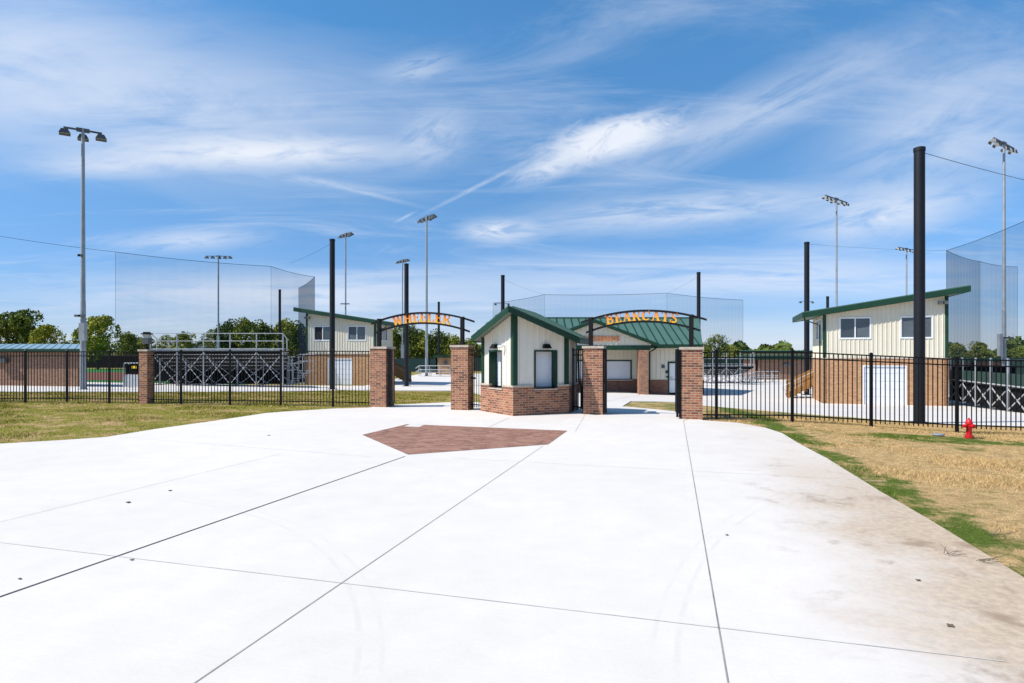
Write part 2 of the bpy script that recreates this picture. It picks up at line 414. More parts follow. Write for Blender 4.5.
strip('control_joint', [gp(120, 437), gp(372, 457), ], .008, 'joint_faint')
strip('control_joint', [gp(575, 432), gp(586, 413)], .012, 'joint_faint')
# inner plaza joints
def strip2(name, a, b_, w, mat, n=12):
    mb = MB(); a = Vector((*a, 0)); b_ = Vector((*b_, 0)); d = (b_-a).normalized(); nn = Vector((-d.y, d.x, 0))*w/2
    for i in range(n):
        p, q = a.lerp(b_, i/n), a.lerp(b_, (i+1)/n)
        mb.quad([(c.x, c.y, Z(c.x, c.y)+.008) for c in (p-nn, q-nn, q+nn, p+nn)])
    return kind(mb.build(name, mat))
strip2('control_joint', gp(585, 405), gp(641, 394), .03, 'joint_faint')
strip2('control_joint', gp(596, 396.5), gp(674, 396.8), .03, 'joint_faint')

# ------------------------------------------------------------------ building helpers
def wall(mb, p0, p1, z0, top, th=.15, holes=(), splits=(), ribs=0., rib=.018):
    """wall from p0 to p1 (left to right seen from outside); top(u) gives height; holes = (u0,u1,z0,z1)"""
    p0 = Vector((p0[0], p0[1], 0)); p1 = Vector((p1[0], p1[1], 0)); L = (p1-p0).length; d = (p1-p0)/L; n = Vector((d.y, -d.x, 0))
    us = sorted(set([0, L]+[h[0] for h in holes]+[h[1] for h in holes]+[s_ for s_ in splits if 0 < s_ < L]))
    def P(u, z, o=0): q = p0+d*u+n*o; return (q.x, q.y, z)
    def piece(u0, u1, a0, a1, b0, b1, o0=-th, o1=0.):
        mb.prism([P(u0, a0, o1), P(u1, a1, o1), P(u1, a1, o0), P(u0, a0, o0)], [P(u0, b0, o1), P(u1, b1, o1), P(u1, b1, o0), P(u0, b0, o0)])
    for u0, u1 in zip(us, us[1:]):
        um = (u0+u1)/2; hs = sorted([h for h in holes if h[0] <= um <= h[1]], key=lambda h: h[2]); z = z0
        for h in hs:
            if h[2] > z+.001: piece(u0, u1, z, z, h[2], h[2])
            z = h[3]
        piece(u0, u1, z, z, top(u0), top(u1))
    if ribs:
        k = int(L/ribs)
        for i in range(1, k+1):
            u = i*L/(k+1)
            zz = z0; hs = sorted([h for h in holes if h[0]-.03 <= u <= h[1]+.03], key=lambda h: h[2])
            segs = []
            for h in hs:
                if h[2] > zz+.05: segs.append((zz, h[2]))
                zz = h[3]
            segs.append((zz, top(u)-.002))
            for a, b_ in segs:
                w1, w2 = .028, .014
                mb.prism([P(u-w1, a, .0005), P(u-w2, a, rib), P(u+w2, a, rib), P(u+w1, a, .0005)][::-1], [P(u-w1, b_, .0005), P(u-w2, b_, rib), P(u+w2, b_, rib), P(u+w1, b_, .0005)][::-1])
    return P
def sliding_window(parent, P, u0, u1, z0, z1, cols=('window_glass', 'curtain'), label=None):
    w = MB(); e = .03
    for (a, b_, c, d_) in ((u0-e, u1+e, z0-e, z0), (u0-e, u1+e, z1, z1+e), (u0-e, u0, z0, z1), (u1, u1+e, z0, z1)):
        w.prism([P(a, c, .04), P(b_, c, .04), P(b_, c, -.05), P(a, c, -.05)], [P(a, d_, .04), P(b_, d_, .04), P(b_, d_, -.05), P(a, d_, -.05)])
    wo = w.build('window', 'white_metal', parent)
    f = MB(); um = (u0+u1)/2; e = .05
    for (a, b_, c, d_) in ((u0, u1, z0, z0+e), (u0, u1, z1-e, z1), (u0, u0+e, z0+e, z1-e), (u1-e, u1, z0+e, z1-e), (um-.03, um+.03, z0+e, z1-e)):
        f.prism([P(a, c, .02), P(b_, c, .02), P(b_, c, -.06), P(a, c, -.06)], [P(a, d_, .02), P(b_, d_, .02), P(b_, d_, -.06), P(a, d_, -.06)])
    f.build('sash', 'white_metal', wo)
    for (a, b_), c in zip(((u0+e, um-.03), (um+.03, u1-e)), cols):
        g = MB(); g.prism([P(a, z0+e, -.03), P(b_, z0+e, -.03), P(b_, z0+e, -.04), P(a, z0+e, -.04)], [P(a, z1-e, -.03), P(b_, z1-e, -.03), P(b_, z1-e, -.04), P(a, z1-e, -.04)])
        g.build('pane', c, wo)
    return wo
def panel_door(mb, P, u0, u1, z0, z1, o=-.06, rows=5):
    mb.prism([P(u0, z0, o), P(u1, z0, o), P(u1, z0, o-.04), P(u0, z0, o-.04)], [P(u0, z1, o), P(u1, z1, o), P(u1, z1, o-.04), P(u0, z1, o-.04)])
    h = (z1-z0)/rows
    for i in range(rows):
        mb.prism([P(u0+.02, z0+i*h+.02, o+.012), P(u1-.02, z0+i*h+.02, o+.012), P(u1-.02, z0+i*h+.02, o+.001), P(u0+.02, z0+i*h+.02, o+.001)],
                 [P(u0+.02, z0+(i+1)*h-.02, o+.012), P(u1-.02, z0+(i+1)*h-.02, o+.012), P(u1-.02, z0+(i+1)*h-.02, o+.001), P(u0+.02, z0+(i+1)*h-.02, o+.001)])

# ------------------------------------------------------------------ brick pillars
def pillar(px_l, px_r, base_y, top_y, rot, w, label, dp=None):
    """square pillar whose near face spans px_l..px_r"""
    c = G((px_l+px_r)/2, base_y); a = R(rot); u = Vector((math.cos(a), -math.sin(a), 0)); v = Vector((math.sin(a), math.cos(a), 0))
    dp = dp or w; top = zt(top_y, c.y); o = c-u*w/2
    t_ = thing('brick_pillar', label, 'pillar', (c+v*dp/2), 'brick gate pillars')
    MB().obox(o+Vector((0, 0, -.1)), u*w, v*dp, Vector((0, 0, top-c.z-.07+.1))).build('shaft', 'brick', t_)
    MB().obox(o-u*.035-v*.035+Vector((0, 0, top-c.z-.07)), u*(w+.07), v*(dp+.07), Vector((0, 0, .07))).build('cap', 'stone_cap', t_)
    return dict(c=c+v*dp/2, u=u, v=v, w=w, dp=dp, top=top, fl=o, fr=o+u*w)
p1 = pillar(369.2, 386.6, 407, 346.6, 15.5, .60, 'brick pillar under the left end of the left archway')
p2 = pillar(451, 467.6, 410, 345, 15.5, .57, 'brick pillar under the right end of the left archway, beside the ticket booth')
p3 = pillar(584, 601.8, 414.5, 346, 15.5, .57, 'brick pillar under the left end of the right archway')
p4 = pillar(681.5, 701.6, 419.3, 347, 15.5, .58, 'nearest brick pillar, under the right end of the right archway')
p0 = pillar(138.6, 147.5, 403, 349.4, 10, .34, 'slim brick pillar in the far left fence, carrying a lantern', .36)
# lantern on the slim pillar
c = Vector((p0['c'].x, p0['c'].y, p0['top']))
lt = thing('pillar_lantern', 'black and grey lantern standing on the slim left pillar', 'lantern', c)
MB().lathe(c, [(.09, 0), (.09, .03), (.03, .05), (.03, .16), (.10, .2)], 12).build('stem', 'black_metal', lt)
MB().box(c.x-.11, c.y-.11, c.z+.2, c.x+.11, c.y+.11, c.z+.42).build('lamp_housing', 'lamp_housing', lt)
mb = MB(); mb.box(c.x-.14, c.y-.14, c.z+.55, c.x+.14, c.y+.14, c.z+.59); mb.box(c.x-.09, c.y-.09, c.z+.59, c.x+.09, c.y+.09, c.z+.64); mb.build('lamp_roof', 'black_metal', lt)
MB().box(c.x-.10, c.y-.10, c.z+.42, c.x+.10, c.y+.10, c.z+.55).build('lamp_glass', 'lamp_glass', lt)

# ------------------------------------------------------------------ letters
def arc(cx, cz, rx, rz, a0, a1, n=8): return [(cx+rx*math.cos(R(a0+(a1-a0)*i/n)), cz+rz*math.sin(R(a0+(a1-a0)*i/n))) for i in range(n+1)]
TK, TN, SF = .2, .085, .07
def ser(x, z, w=.3): return ('b', x-w/2, z, x+w/2, z+SF)
LET = {
 'H': (.9, [('b', .14, 0, .34, 1), ('b', .60, 0, .80, 1), ('b', .34, .45, .60, .54), ser(.24, 0), ser(.70, 0), ser(.24, 1-SF), ser(.70, 1-SF)]),
 'E': (.76, [('b', .12, 0, .32, 1), ('b', .32, .0, .68, .085), ('b', .32, .46, .55, .54), ('b', .32, .915, .66, 1), ('b', .60, .085, .68, .26), ('b', .59, .77, .66, .915), ('b', .52, .38, .57, .62), ('b', .04, 0, .12, SF), ('b', .04, 1-SF, .12, 1)]),
 'L': (.74, [('b', .12, 0, .32, 1), ('b', .32, 0, .66, .085), ('b', .58, .085, .66, .3), ('b', .04, 0, .12, SF), ser(.22, 1-SF, .32)]),
 'I': (.46, [('b', .13, 0, .33, 1), ser(.23, 0, .36), ser(.23, 1-SF, .36)]),
 'T': (.8, [('b', .30, 0, .50, 1), ('b', .06, .915, .74, 1), ('b', .06, .74, .12, .915), ('b', .68, .74, .74, .915), ser(.40, 0, .36)]),
 'W': (1.16, [('p', [(.12, 1), (.36, 0)], TK), ('p', [(.40, 0), (.58, .9)], TN), ('p', [(.56, 1), (.80, 0)], TK), ('p', [(.84, 0), (1.04, 1)], TN), ser(.13, 1-SF, .3), ser(.55, 1-SF, .26), ser(1.04, 1-SF, .24)]),
 'A': (.92, [('p', [(.18, 0), (.44, 1)], TN), ('p', [(.44, 1), (.72, 0)], TK), ('b', .26, .30, .60, .38), ser(.17, 0, .28), ser(.73, 0, .32)]),
 'N': (.94, [('b', .14, 0, .24, 1), ('b', .70, 0, .80, 1), ('p', [(.20, 1), (.74, 0)], TK), ser(.17, 0, .28), ser(.16, 1-SF, .26), ser(.76, 1-SF, .26)]),
 'R': (.9, [('b', .12, 0, .32, 1), ('p', [(.32, .955)]+arc(.46, .74, .20, .215, 90, -90)+[(.32, .525)], .10), ('p', [(.46, .5), (.76, 0)], .18), ser(.22, 0, .34), ('b', .04, 1-SF, .12, 1), ser(.78, 0, .22)]),
 'B': (.84, [('b', .12, 0, .32, 1), ('p', [(.32, .955)]+arc(.44, .75, .19, .205, 90, -90)+[(.32, .545)], .11), ('p', [(.32, .50)]+arc(.46, .27, .22, .23, 90, -90)+[(.32, .045)], .12), ('b', .04, 0, .12, SF), ('b', .04, 1-SF, .12, 1)]),
 'C': (.88, [('p', arc(.46, .5, .34, .45, 48, 132, 5), .10), ('p', arc(.44, .5, .30, .44, 120, 240, 8), .19), ('p', arc(.46, .5, .34, .45, 228, 315, 5), .10), ('b', .70, .64, .76, 1.0)]),
 'O': (.94, [('p', arc(.46, .5, .30, .42, 60, 300, 10), .18), ('p', arc(.46, .5, .30, .42, -60, 60, 8), .18), ]),
 'S': (.74, [('p', arc(.37, .745, .21, .205, 25, 180, 7)+arc(.37, .74, .21, .20, 190, 250, 3)+[(.38, .5)]+arc(.38, .26, .23, .21, 70, 0, 4)+arc(.36, .26, .25, .21, -10, -155, 8), .14), ('b', .58, .72, .64, 1.0), ('b', .09, 0, .15, .3)]),
}
def letter_mesh(ch, h, t, wx=1.):
    """front face towards -y, origin at the letter's lower middle"""
    adv, parts = LET[ch]; mb = MB(); k = 0
    def X(x): return (x-adv/2)*h*wx
    for p in parts:
        e = t/2+k*.0013; k += 1
        if p[0] == 'b': mb.box(X(p[1]), -e, p[2]*h, X(p[3]), e, p[4]*h)
        else:
            pts, w = p[1], p[2]
            for a, b_ in zip(pts, pts[1:]):
                e = t/2+k*.0007; k += 1
                dx, dz = b_[0]-a[0], b_[1]-a[1]; L = math.hypot(dx, dz) or 1
                if len(pts) == 2: nx, nz = w/2, 0; ex = ez = 0
                else: nx, nz = -dz/L*w/2, dx/L*w/2; ex, ez = dx/L*.012, dz/L*.012
                q = [(a[0]-ex+nx, a[1]-ez+nz), (b_[0]+ex+nx, b_[1]+ez+nz), (b_[0]+ex-nx, b_[1]+ez-nz), (a[0]-ex-nx, a[1]-ez-nz)]
                mb.prism([(X(x), -e, z*h) for x, z in q], [(X(x), e, z*h) for x, z in q])
    return mb, adv*h*wx
def put_letters(word, parent, path, h, t, mat, wx, tilt=True, spacing=1.0):
    """path(s) -> (Vector, angle) for s in -1..1 range of width metres"""
    widths = [LET[c][0]*h*wx*spacing for c in word]; tot = sum(widths); s_ = -tot/2
    for c, w in zip(word, widths):
        mid = s_+w/2; s_ += w
        pos, ang, yaw = path(mid)
        mb, _ = letter_mesh(c, h, t, wx)
        m = bpy.data.meshes.new('letter'); m.from_pydata(mb.v, [], mb.f)
        bm = bmesh.new(); bm.from_mesh(m); bmesh.ops.recalc_face_normals(bm, faces=bm.faces[:]); bm.to_mesh(m); bm.free()
        m.materials.append(MATS[mat])
        ob = bpy.data.objects.new('letter', m); COL.objects.link(ob); ob.parent = parent
        pw = Vector(parent['_w']); ob.location = pos-pw
        ob.rotation_euler = (Matrix.Rotation(yaw, 3, 'Z') @ Matrix.Rotation(ang, 3, 'Y')).to_euler()

# ------------------------------------------------------------------ archways with lettering
def archway(pa, pb, label, word, ends_u, apex_u, ends_l, apex_l, post_top, wx, h, zoff, over=.36):
    A, B = pa['c'].copy(), pb['c'].copy(); mid = (A+B)/2
    A.z = pa['top']; B.z = pb['top']; A.x -= .1
    t_ = thing('archway_sign', label, 'arch sign', Vector((mid.x, mid.y, A.z)), 'lettered archways over the gates')
    d = Vector((B.x-A.x, B.y-A.y, 0)); L = d.length; d /= L; n = Vector((-d.y, d.x, 0)); yaw = math.atan2(d.y, d.x)
    for P_ in (A, B):
        q = MB(); q.obox(P_-d*.055-n*.055, d*.11, n*.11, Vector((0, 0, post_top-P_.z))); q.box(P_.x-.07, P_.y-.07, P_.z, P_.x+.07, P_.y+.07, P_.z+.012)
        q.build('post', 'black_metal', t_)
    def curve(ze, za, half):
        # circular arc through the ends and the apex
        s_ = za-ze; r = (half*half+s_*s_)/(2*s_)
        return lambda x: za-r+math.sqrt(max(r*r-x*x, 0)), r
    for (ze, za, ov) in ((ends_u, apex_u, over), (ends_l, apex_l, over*.55)):
        half = L/2+ov; f, r = curve(ze, za, half); pts = []
        N = 28
        for i in range(N+1):
            x = -half+2*half*i/N; p = Vector((mid.x, mid.y, 0))+d*x; pts.append((p.x, p.y, f(x)))
        q = MB()
        for a, b_ in zip(pts, pts[1:]):
            a = Vector(a); b_ = Vector(b_); a.z -= .03; b_.z -= .03
            q.prism([a-n*.035, b_-n*.035, b_+n*.035, a+n*.035], [a-n*.035+Vector((0, 0, .06)), b_-n*.035+Vector((0, 0, .06)), b_+n*.035+Vector((0, 0, .06)), a+n*.035+Vector((0, 0, .06))])
        m_ = q.build('arch_beam', 'black_metal', t_)
    fl, r = curve(ends_l, apex_l, L/2+over*.55)
    def path(x):
        p = Vector((mid.x, mid.y, 0))+d*x; p.z = fl(x)+zoff; ang = math.asin(cl(x/r, -1, 1)); return p, ang*.75, yaw
    put_letters(word, t_, path, h, .03, 'letter_paint', wx)
    return t_
dA = 19.9
archway(p1, p2, 'left black steel archway with orange seven piece lettering starting with W over the gate'.replace('seven piece ', ''), 'WHEELER',
        zt(322.6, dA), zt(312.3, 19.7), zt(332.2, dA), zt(322.7, 19.7), zt(317.6, dA), 1.10, .33, .03)
dB = 17.5
archway(p3, p4, 'right black steel archway with orange lettering starting with B over the gate', 'BEARCATS',
        zt(321.6, dB), zt(310.6, 17.3), zt(331.8, dB), zt(321.4, 17.3), zt(316.3, dB), 1.07, .285, .03)

# ------------------------------------------------------------------ iron fences and gates
def picket_panel(mb, a, b_, ha, hb, sp=.115, foot=.06):
    """between two post points a, b (with their own ground z); flat topped, three rails"""
    a, b_ = Vector(a), Vector(b_); L = (b_.xy-a.xy).length; n = max(2, round(L/sp))
    for k in range(1, n):
        f = k/n; p = a.lerp(b_, f); h = ha+(hb-ha)*f
        x, y, w = p.x, p.y, .0095
        mb.box(x-w, y-w, p.z+foot, x+w, y+w, p.z+h-.05)
    for off in (-.045, -.20):
        mb.bar(a+Vector((0, 0, ha+off)), b_+Vector((0, 0, hb+off)), .034, .034)
    mb.bar(a+Vector((0, 0, foot+.09)), b_+Vector((0, 0, foot+.09)), .034, .034)
def fence(pts, h, label, group, start_post=True, end_post=True):
    pts = [Vector(p) for p in pts]; o = pts[0]
    t_ = thing('iron_fence', label, 'fence', o, group)
    for i, p in enumerate(pts):
        if (i == 0 and not start_post) or (i == len(pts)-1 and not end_post): continue
        q = MB(); w = .032; q.box(p.x-w, p.y-w, p.z-.1, p.x+w, p.y+w, p.z+h); q.prism([(p.x-w*1.3, p.y-w*1.3, p.z+h), (p.x+w*1.3, p.y-w*1.3, p.z+h), (p.x+w*1.3, p.y+w*1.3, p.z+h), (p.x-w*1.3, p.y+w*1.3, p.z+h)], [(p.x-.01, p.y-.01, p.z+h+.035), (p.x+.01, p.y-.01, p.z+h+.035), (p.x+.01, p.y+.01, p.z+h+.035), (p.x-.01, p.y+.01, p.z+h+.035)])
        q.build('fence_post', 'black_metal', t_)
    for a, b_ in zip(pts, pts[1:]):
        q = MB(); picket_panel(q, a, b_, h, h); q.build('fence_panel', 'black_metal', t_)
    return t_
def gpt(px, d): x = at(px, d); return (x, d, Z(x, d)-.02)
gr = 'black iron picket fences along the gate line'
pl = p0['c']-Vector((.2, 0, 0)); pr = p0['c']+Vector((.2, -.05, 0))
fence([(-21.9, 22.75, -.03), (-20.0, 22.6, -.03), gpt(25.4, 22.5), gpt(67, 22.4), gpt(109.4, 22.15), (pl.x, pl.y, -.03)], 1.93, 'black iron picket fence between the left edge of the photo and the slim pillar', gr, True, False)
fence([(pr.x, pr.y, -.03), gpt(181, 21.65), gpt(230, 21.4), gpt(280.8, 21.1), gpt(333, 20.75), (p1['fl'].x+.02, p1['fl'].y+.2, -.03)], 1.94, 'black iron picket fence between the slim pillar and the left archway', gr, False, False)
q4 = p4['fr']+p4['v']*.2
fence([(q4.x, q4.y, -.03), (5.56, 16.4, -.02), (7.53, 16.2, -.02), (9.50, 15.95, -.115), (11.57, 15.68, -.215), (13.55, 15.45, -.26), (15.5, 15.25, -.26)], 1.90, 'black iron picket fence running right from the nearest pillar to behind the hydrant', gr, False, True)
def gate_leaf(name, p, q, h, label, dbl=True, lean=0.):
    """folded gate leaves lying along p->q"""
    p, q = Vector(p), Vector(q); d = (q-p).normalized(); n = Vector((-d.y, d.x, 0)); t_ = thing(name, label, 'gate', p, 'black iron gate leaves')
    for k in range(2 if dbl else 1):
        o = n*(.07*k-.035); m_ = MB(); L = (q-p).length
        for f in (0, 1): m_.bar(p+d*L*f+o+Vector((0, 0, .05)), p+d*L*f+o+Vector((0, 0, h)), .05)
        for z in (.12, h-.2, h-.03): m_.bar(p+o+Vector((0, 0, z)), q+o+Vector((0, 0, z)), .036)
        K = int(L/.1)
        for i in range(1, K): c_ = p+d*L*i/K+o; m_.box(c_.x-.01, c_.y-.01, c_.z+.06, c_.x+.01, c_.y+.01, c_.z+h)
        m_.build('leaf_frame', 'black_metal', t_)
    c_ = p+d*.03+Vector((0, 0, 1.0)); MB().box(c_.x-.05, c_.y-.05, c_.z-.08, c_.x+.05, c_.y+.05, c_.z+.08).build('latch', 'black_metal', t_)
    return t_
v = p1['v']; s_ = p1['fr']+p1['u']*.13
gate_leaf('open_gate', s_+v*.02, s_+v*.02+Vector((-.10, 1.0, 0))*1.1, 1.92, 'open black gate folded back beside the left archway\'s left pillar')
s_ = p3['fr']+p3['u']*.06
gate_leaf('open_gate', s_+v*.02, s_+v*.02+Vector((.13, 1.0, 0))*1.45, 1.92, 'open black gate folded back beside the right archway\'s left pillar')
s_ = p4['fl']-p4['u']*.05
gate_leaf('open_gate', s_+v*.0, s_+v*.0+Vector((.25, 1.0, 0))*1.45, 1.92, 'open black gate folded back against the nearest pillar\'s left side')

# ------------------------------------------------------------------ ticket booth (home-plate plan)
A = Vector((.03, 17.3, 0)); hb = R(48.2); LB = 1.88
Bp = A+(U*math.cos(hb)-V*math.sin(hb))*LB; Cp = A+(U*math.cos(hb)+V*math.sin(hb))*LB
Dp = Cp+U*1.7; Ep = Bp+U*1.7
booth = thing('ticket_booth', 'cream metal ticket booth on a brick base with a green gabled roof', 'booth', Vector((0.3, 18.8, 0)))
def inset(poly, o):
    out = []; n = len(poly)
    for i in range(n):
        a, b_, c_ = poly[i-1], poly[i], poly[(i+1) % n]
        d1 = (b_-a).normalized(); d2 = (c_-b_).normalized(); n1 = Vector((-d1.y, d1.x, 0)); n2 = Vector((-d2.y, d2.x, 0))
        k = (n1+n2).normalized(); out.append(b_+k*(o/max(.2, k.dot(n1))))
    return out
plan = [A, Cp, Dp, Ep, Bp]        # counter-clockwise
wz = .82
rid = lambda q: zt(305.8, 16.9)-.50*abs((q-A).dot(V))-.17
wp = inset(plan, .06)
bm_ = MB()
# window openings on the two front faces, measured along each face
faceR = (A, Cp); faceL = (Bp, A)
def along(a, b_, px):
    d = (b_-a).normalized(); r = (px-CX)/F     # (a.x+d.x u) = r (a.y+d.y u)
    return (r*a.y-a.x)/(d.x-r*d.y)
uR = (along(A, Cp, 535.8), along(A, Cp, 555.4)); uL = (along(Bp, A, 490.6), along(Bp, A, 501.3))
print('booth openings', uR, uL)
top0 = lambda u: wz
e = .03
for a, b_, uu in ((A, Cp, uR), (Cp, Dp, None), (Dp, Ep, None), (Ep, Bp, None), (Bp, A, uL)):
    hs = [(uu[0]-.08, uu[1]+.08, wz-.10, wz+.01)] if uu else []
    L = (b_-a).length
    P = wall(bm_, a, b_, -.05, lambda u: wz, .2, [(h[0], h[1], wz-.10, wz) for h in hs])
bm_.build('brick_base', 'brick', booth)
sl = MB()
for a, b_, uu in ((A, Cp, uR), (Cp, Dp, None), (Dp, Ep, None), (Ep, Bp, None), (Bp, A, uL)):
    L = (b_-a).length; d = (b_-a).normalized(); n = Vector((d.y, -d.x, 0))
    segs = [(0, uu[0]-.08), (uu[1]+.08, L)] if uu else [(0, L)]
    for s0, s1 in segs: sl.obox(a+d*(s0-.004)+n*.02+Vector((0, 0, wz+.001)), d*(s1-s0+.008), -n*.12, Vector((0, 0, .05)))
    if uu: sl.obox(a+d*(uu[0]-.08)+n*.03+Vector((0, 0, wz-.10+.002)), d*(uu[1]-uu[0]+.16), -n*.3, Vector((0, 0, .035)))
sl.build('sill', 'stone_cap', booth)
wa, wc, wd, we, wb = wp
cw = MB(); zt_win = zt(351.6, 17.9)
def topf(a, b_):
    d = (b_-a).normalized(); return lambda u: rid(a+d*u)
info = []
for a, b_, px in ((wa, wc, (535.4, 555.8)), (wc, wd, None), (wd, we, None), (we, wb, None), (wb, wa, (490.3, 501.6))):
    L = (b_-a).length; d = (b_-a).normalized()
    spl = []
    if a is wd: spl = [L/2]
    hs = []
    if px: hs = [(along(a, b_, px[0]), along(a, b_, px[1]), wz-.06, zt_win)]
    P = wall(cw, a, b_, wz-.05, topf(a, b_), .10, hs, spl, .2, .022)
    info.append((P, hs))
cw.build('wall', 'cream_light', booth)
for (P, hs), nm in ((info[0], 'r'), (info[4], 'l')):
    h = hs[0]; u0, u1, z0, z1 = h; z0 = wz-.04
    fr = MB(); e = .045; dpth = -.34
    for (a, b_, c_, d_) in ((u0-e, u0+.004, z0, z1+e), (u1-.004, u1+e, z0, z1+e), (u0+.004, u1-.004, z1-.004, z1+e)):
        fr.prism([P(a, c_, .028), P(b_, c_, .028), P(b_, c_, dpth), P(a, c_, dpth)], [P(a, d_, .028), P(b_, d_, .028), P(b_, d_, dpth), P(a, d_, dpth)])
    wo = fr.build('ticket_window', 'green_trim', booth)
    g = MB(); g.prism([P(u0, z0, -.25), P(u1, z0, -.25), P(u1, z0, -.29), P(u0, z0, -.29)], [P(u0, z1, -.25), P(u1, z1, -.25), P(u1, z1, -.29), P(u0, z1, -.29)])
    for i in range(9):
        zz = z0+(z1-z0)*i/9+.01; g.prism([P(u0+.01, zz, -.238), P(u1-.01, zz, -.238), P(u1-.01, zz, -.249), P(u0+.01, zz, -.249)], [P(u0+.01, zz+.12, -.242), P(u1-.01, zz+.12, -.242), P(u1-.01, zz+.12, -.249), P(u0+.01, zz+.12, -.249)])
    g.build('shutter', 'shutter', wo)
    um = (u0+u1)/2; zl = zt(346.4, 17.9)
    lm = MB(); lm.prism([P(um-.12, zl-.06, .17), P(um+.12, zl-.06, .17), P(um+.12, zl-.06, .01), P(um-.12, zl-.06, .01)], [P(um-.09, zl+.07, .09), P(um+.09, zl+.07, .09), P(um+.09, zl+.07, .01), P(um-.09, zl+.07, .01)])
    lm.build('wall_lamp', 'black_metal', booth)
P = info[4][0]; uc = along(wb, wa, 504.6); zc = zt(345.6, 17.6)
cm = MB(); cm.tube([P(uc, zc, .02), P(uc, zc, .1)], .03, 8); cm.tube([P(uc, zc-.02, .09), P(uc-.07, zc-.04, .2)], .035, 8); cm.build('camera', 'white_metal', booth)
tr = MB()
def corner_trim(parent, c_, h0, h1, d1, d2, w=.15):
    mb = MB()
    """L shaped corner board; d1, d2 run away from the corner along the two faces"""
    for i, d in enumerate((d1, d2)):
        n = Vector((d.y, -d.x, 0)) if i else Vector((-d.y, d.x, 0))
        mb.obox(Vector((c_.x, c_.y, h0))+n*(.001)-d*.024, d*(w+.024), n*(.03+.001*i), Vector((0, 0, h1-h0)))
    mb.build('corner_trim', 'green_trim', parent)
for c_, a, b_ in ((wa, wb, wc), (wc, wa, wd), (wd, wc, we), (we, wd, wb), (wb, we, wa)):
    hz = rid(c_)-.01
    corner_trim(booth, c_, wz+.052, hz, (a-c_).normalized(), (b_-c_).normalized(), .11)
# roof
ro = inset(plan, -.34); ro[4] = ro[4]+(ro[0]-ro[4]).normalized()*.16; ro[3] = ro[3]+(ro[2]-ro[3]).normalized()*.1
ro[2] = ro[2]; apex = A-U*.45
rz = lambda q, o=0.: zt(305.8, 16.9)-.50*abs((q-A).dot(V))+o
RA = A-U*.50; RC, RD, RE, RB = ro[1], ro[2], ro[3], ro[4]; RM = (RD+RE)/2
rf = MB(); 
for poly in ([RA, RC, RD, RM], [RA, RM, RE, RB]):
    rf.prism([(p.x, p.y, rz(p, -.03)) for p in poly], [(p.x, p.y, rz(p, .0)) for p in poly])
for sgn, (a0, a1) in ((1, (RC, RD)), (-1, (RB, RE))):       # standing seams running down each slope
    for k in range(1, 9):
        f = -.35+k*.37
        top_ = A+U*f; 
        low = A+V*sgn*abs((a0-A).dot(V))*.99+U*f
        if (low-A).dot(U) < (a0-A).dot(U): # cut by the slanted front edge
            tt = ((top_-RA).dot(U))/((a0-RA).dot(U)); low = A+U*f+V*sgn*abs((a0-A).dot(V))*cl(tt, 0, 1)*.98
        if (low-top_).length > .1 and f < (RD-A).dot(U): rf.bar((top_.x, top_.y, rz(top_, .015)), (low.x, low.y, rz(low, .015)), .03, .04)
rfo = rf.build('roof', 'green_roof', booth)
fa = MB()
for a, b_ in ((RA, RC), (RB, RA), (RC, RD), (RD, RM), (RM, RE), (RE, RB)):
    d = (b_-a).normalized(); n = Vector((d.y, -d.x, 0))
    fa.prism([(q.x, q.y, rz(a if i in (0, 3) else b_, -.17)) for i, q in enumerate((a-d*.012, b_+d*.012, b_-n*.03+d*.0, a-n*.03))], [(q.x, q.y, rz(a if i in (0, 3) else b_, .012)) for i, q in enumerate((a-d*.012, b_+d*.012, b_-n*.03+d*.0, a-n*.03))])
fa.build('fascia', 'green_trim', rfo)
so = MB()
sin_ = inset([RA, RC, RD, RE, RB], .035)
SA, SC, SD, SE, SB = sin_; SM = (SD+SE)/2; SA = A-U*.45
for poly in ([SA, SC, SD, SM], [SA, SM, SE, SB]):
    so.prism([(p.x, p.y, rz(p, -.15)) for p in poly], [(p.x, p.y, rz(p, -.14)) for p in poly])
so.build('soffit', 'soffit', rfo)
dn = MB(); q = wc+U*.55+V*.06
# pipe gate between booth and right archway
g0 = wc+U*.45+V*.1; g1 = p3['fl']+p3['v']*.25
t_ = thing('iron_gate', 'narrow black iron gate between the ticket booth and the right archway', 'gate', Vector((g0.x, g0.y, 0)), 'black iron gate leaves')
m_ = MB(); a = Vector((g0.x, g0.y, .02)); b_ = Vector((g1.x, g1.y, .02)); picket_panel(m_, a, b_, 1.93, 1.93, .1)
m_.bar(a, a+Vector((0, 0, 1.95)), .05); m_.bar(b_-(b_-a)*.1, b_-(b_-a)*.1+Vector((0, 0, 1.95)), .05); m_.build('leaf_frame', 'black_metal', t_)
mid = a.lerp(b_, .5); m_ = MB(); m_.tube([mid+Vector((0, -.03, 1.9)), mid+Vector((-.02, -.05, 1.75)), mid+Vector((0, -.06, .95)), mid+Vector((.08, -.05, .75)), mid+Vector((.08, -.05, .1))], .03, 8); m_.build('drop_bolt', 'black_metal', t_)
g0 = p2['fr']+p2['v']*.2; g1 = wb+(wa-wb)*0
t_ = thing('iron_gate', 'narrow black iron gate between the left archway and the ticket booth', 'gate', Vector((g0.x, g0.y, 0)), 'black iron gate leaves')
m_ = MB(); a = Vector((g0.x, g0.y, .02)); b_ = Vector((g1.x-.05, g1.y+.1, .02)); picket_panel(m_, a, b_, 1.93, 1.93, .1); m_.build('leaf_frame', 'black_metal', t_)
c_ = a.lerp(b_, .3); MB().box(c_.x-.08, c_.y-.03, .98, c_.x+.08, c_.y+.03, 1.04).build('latch', 'black_metal', t_)

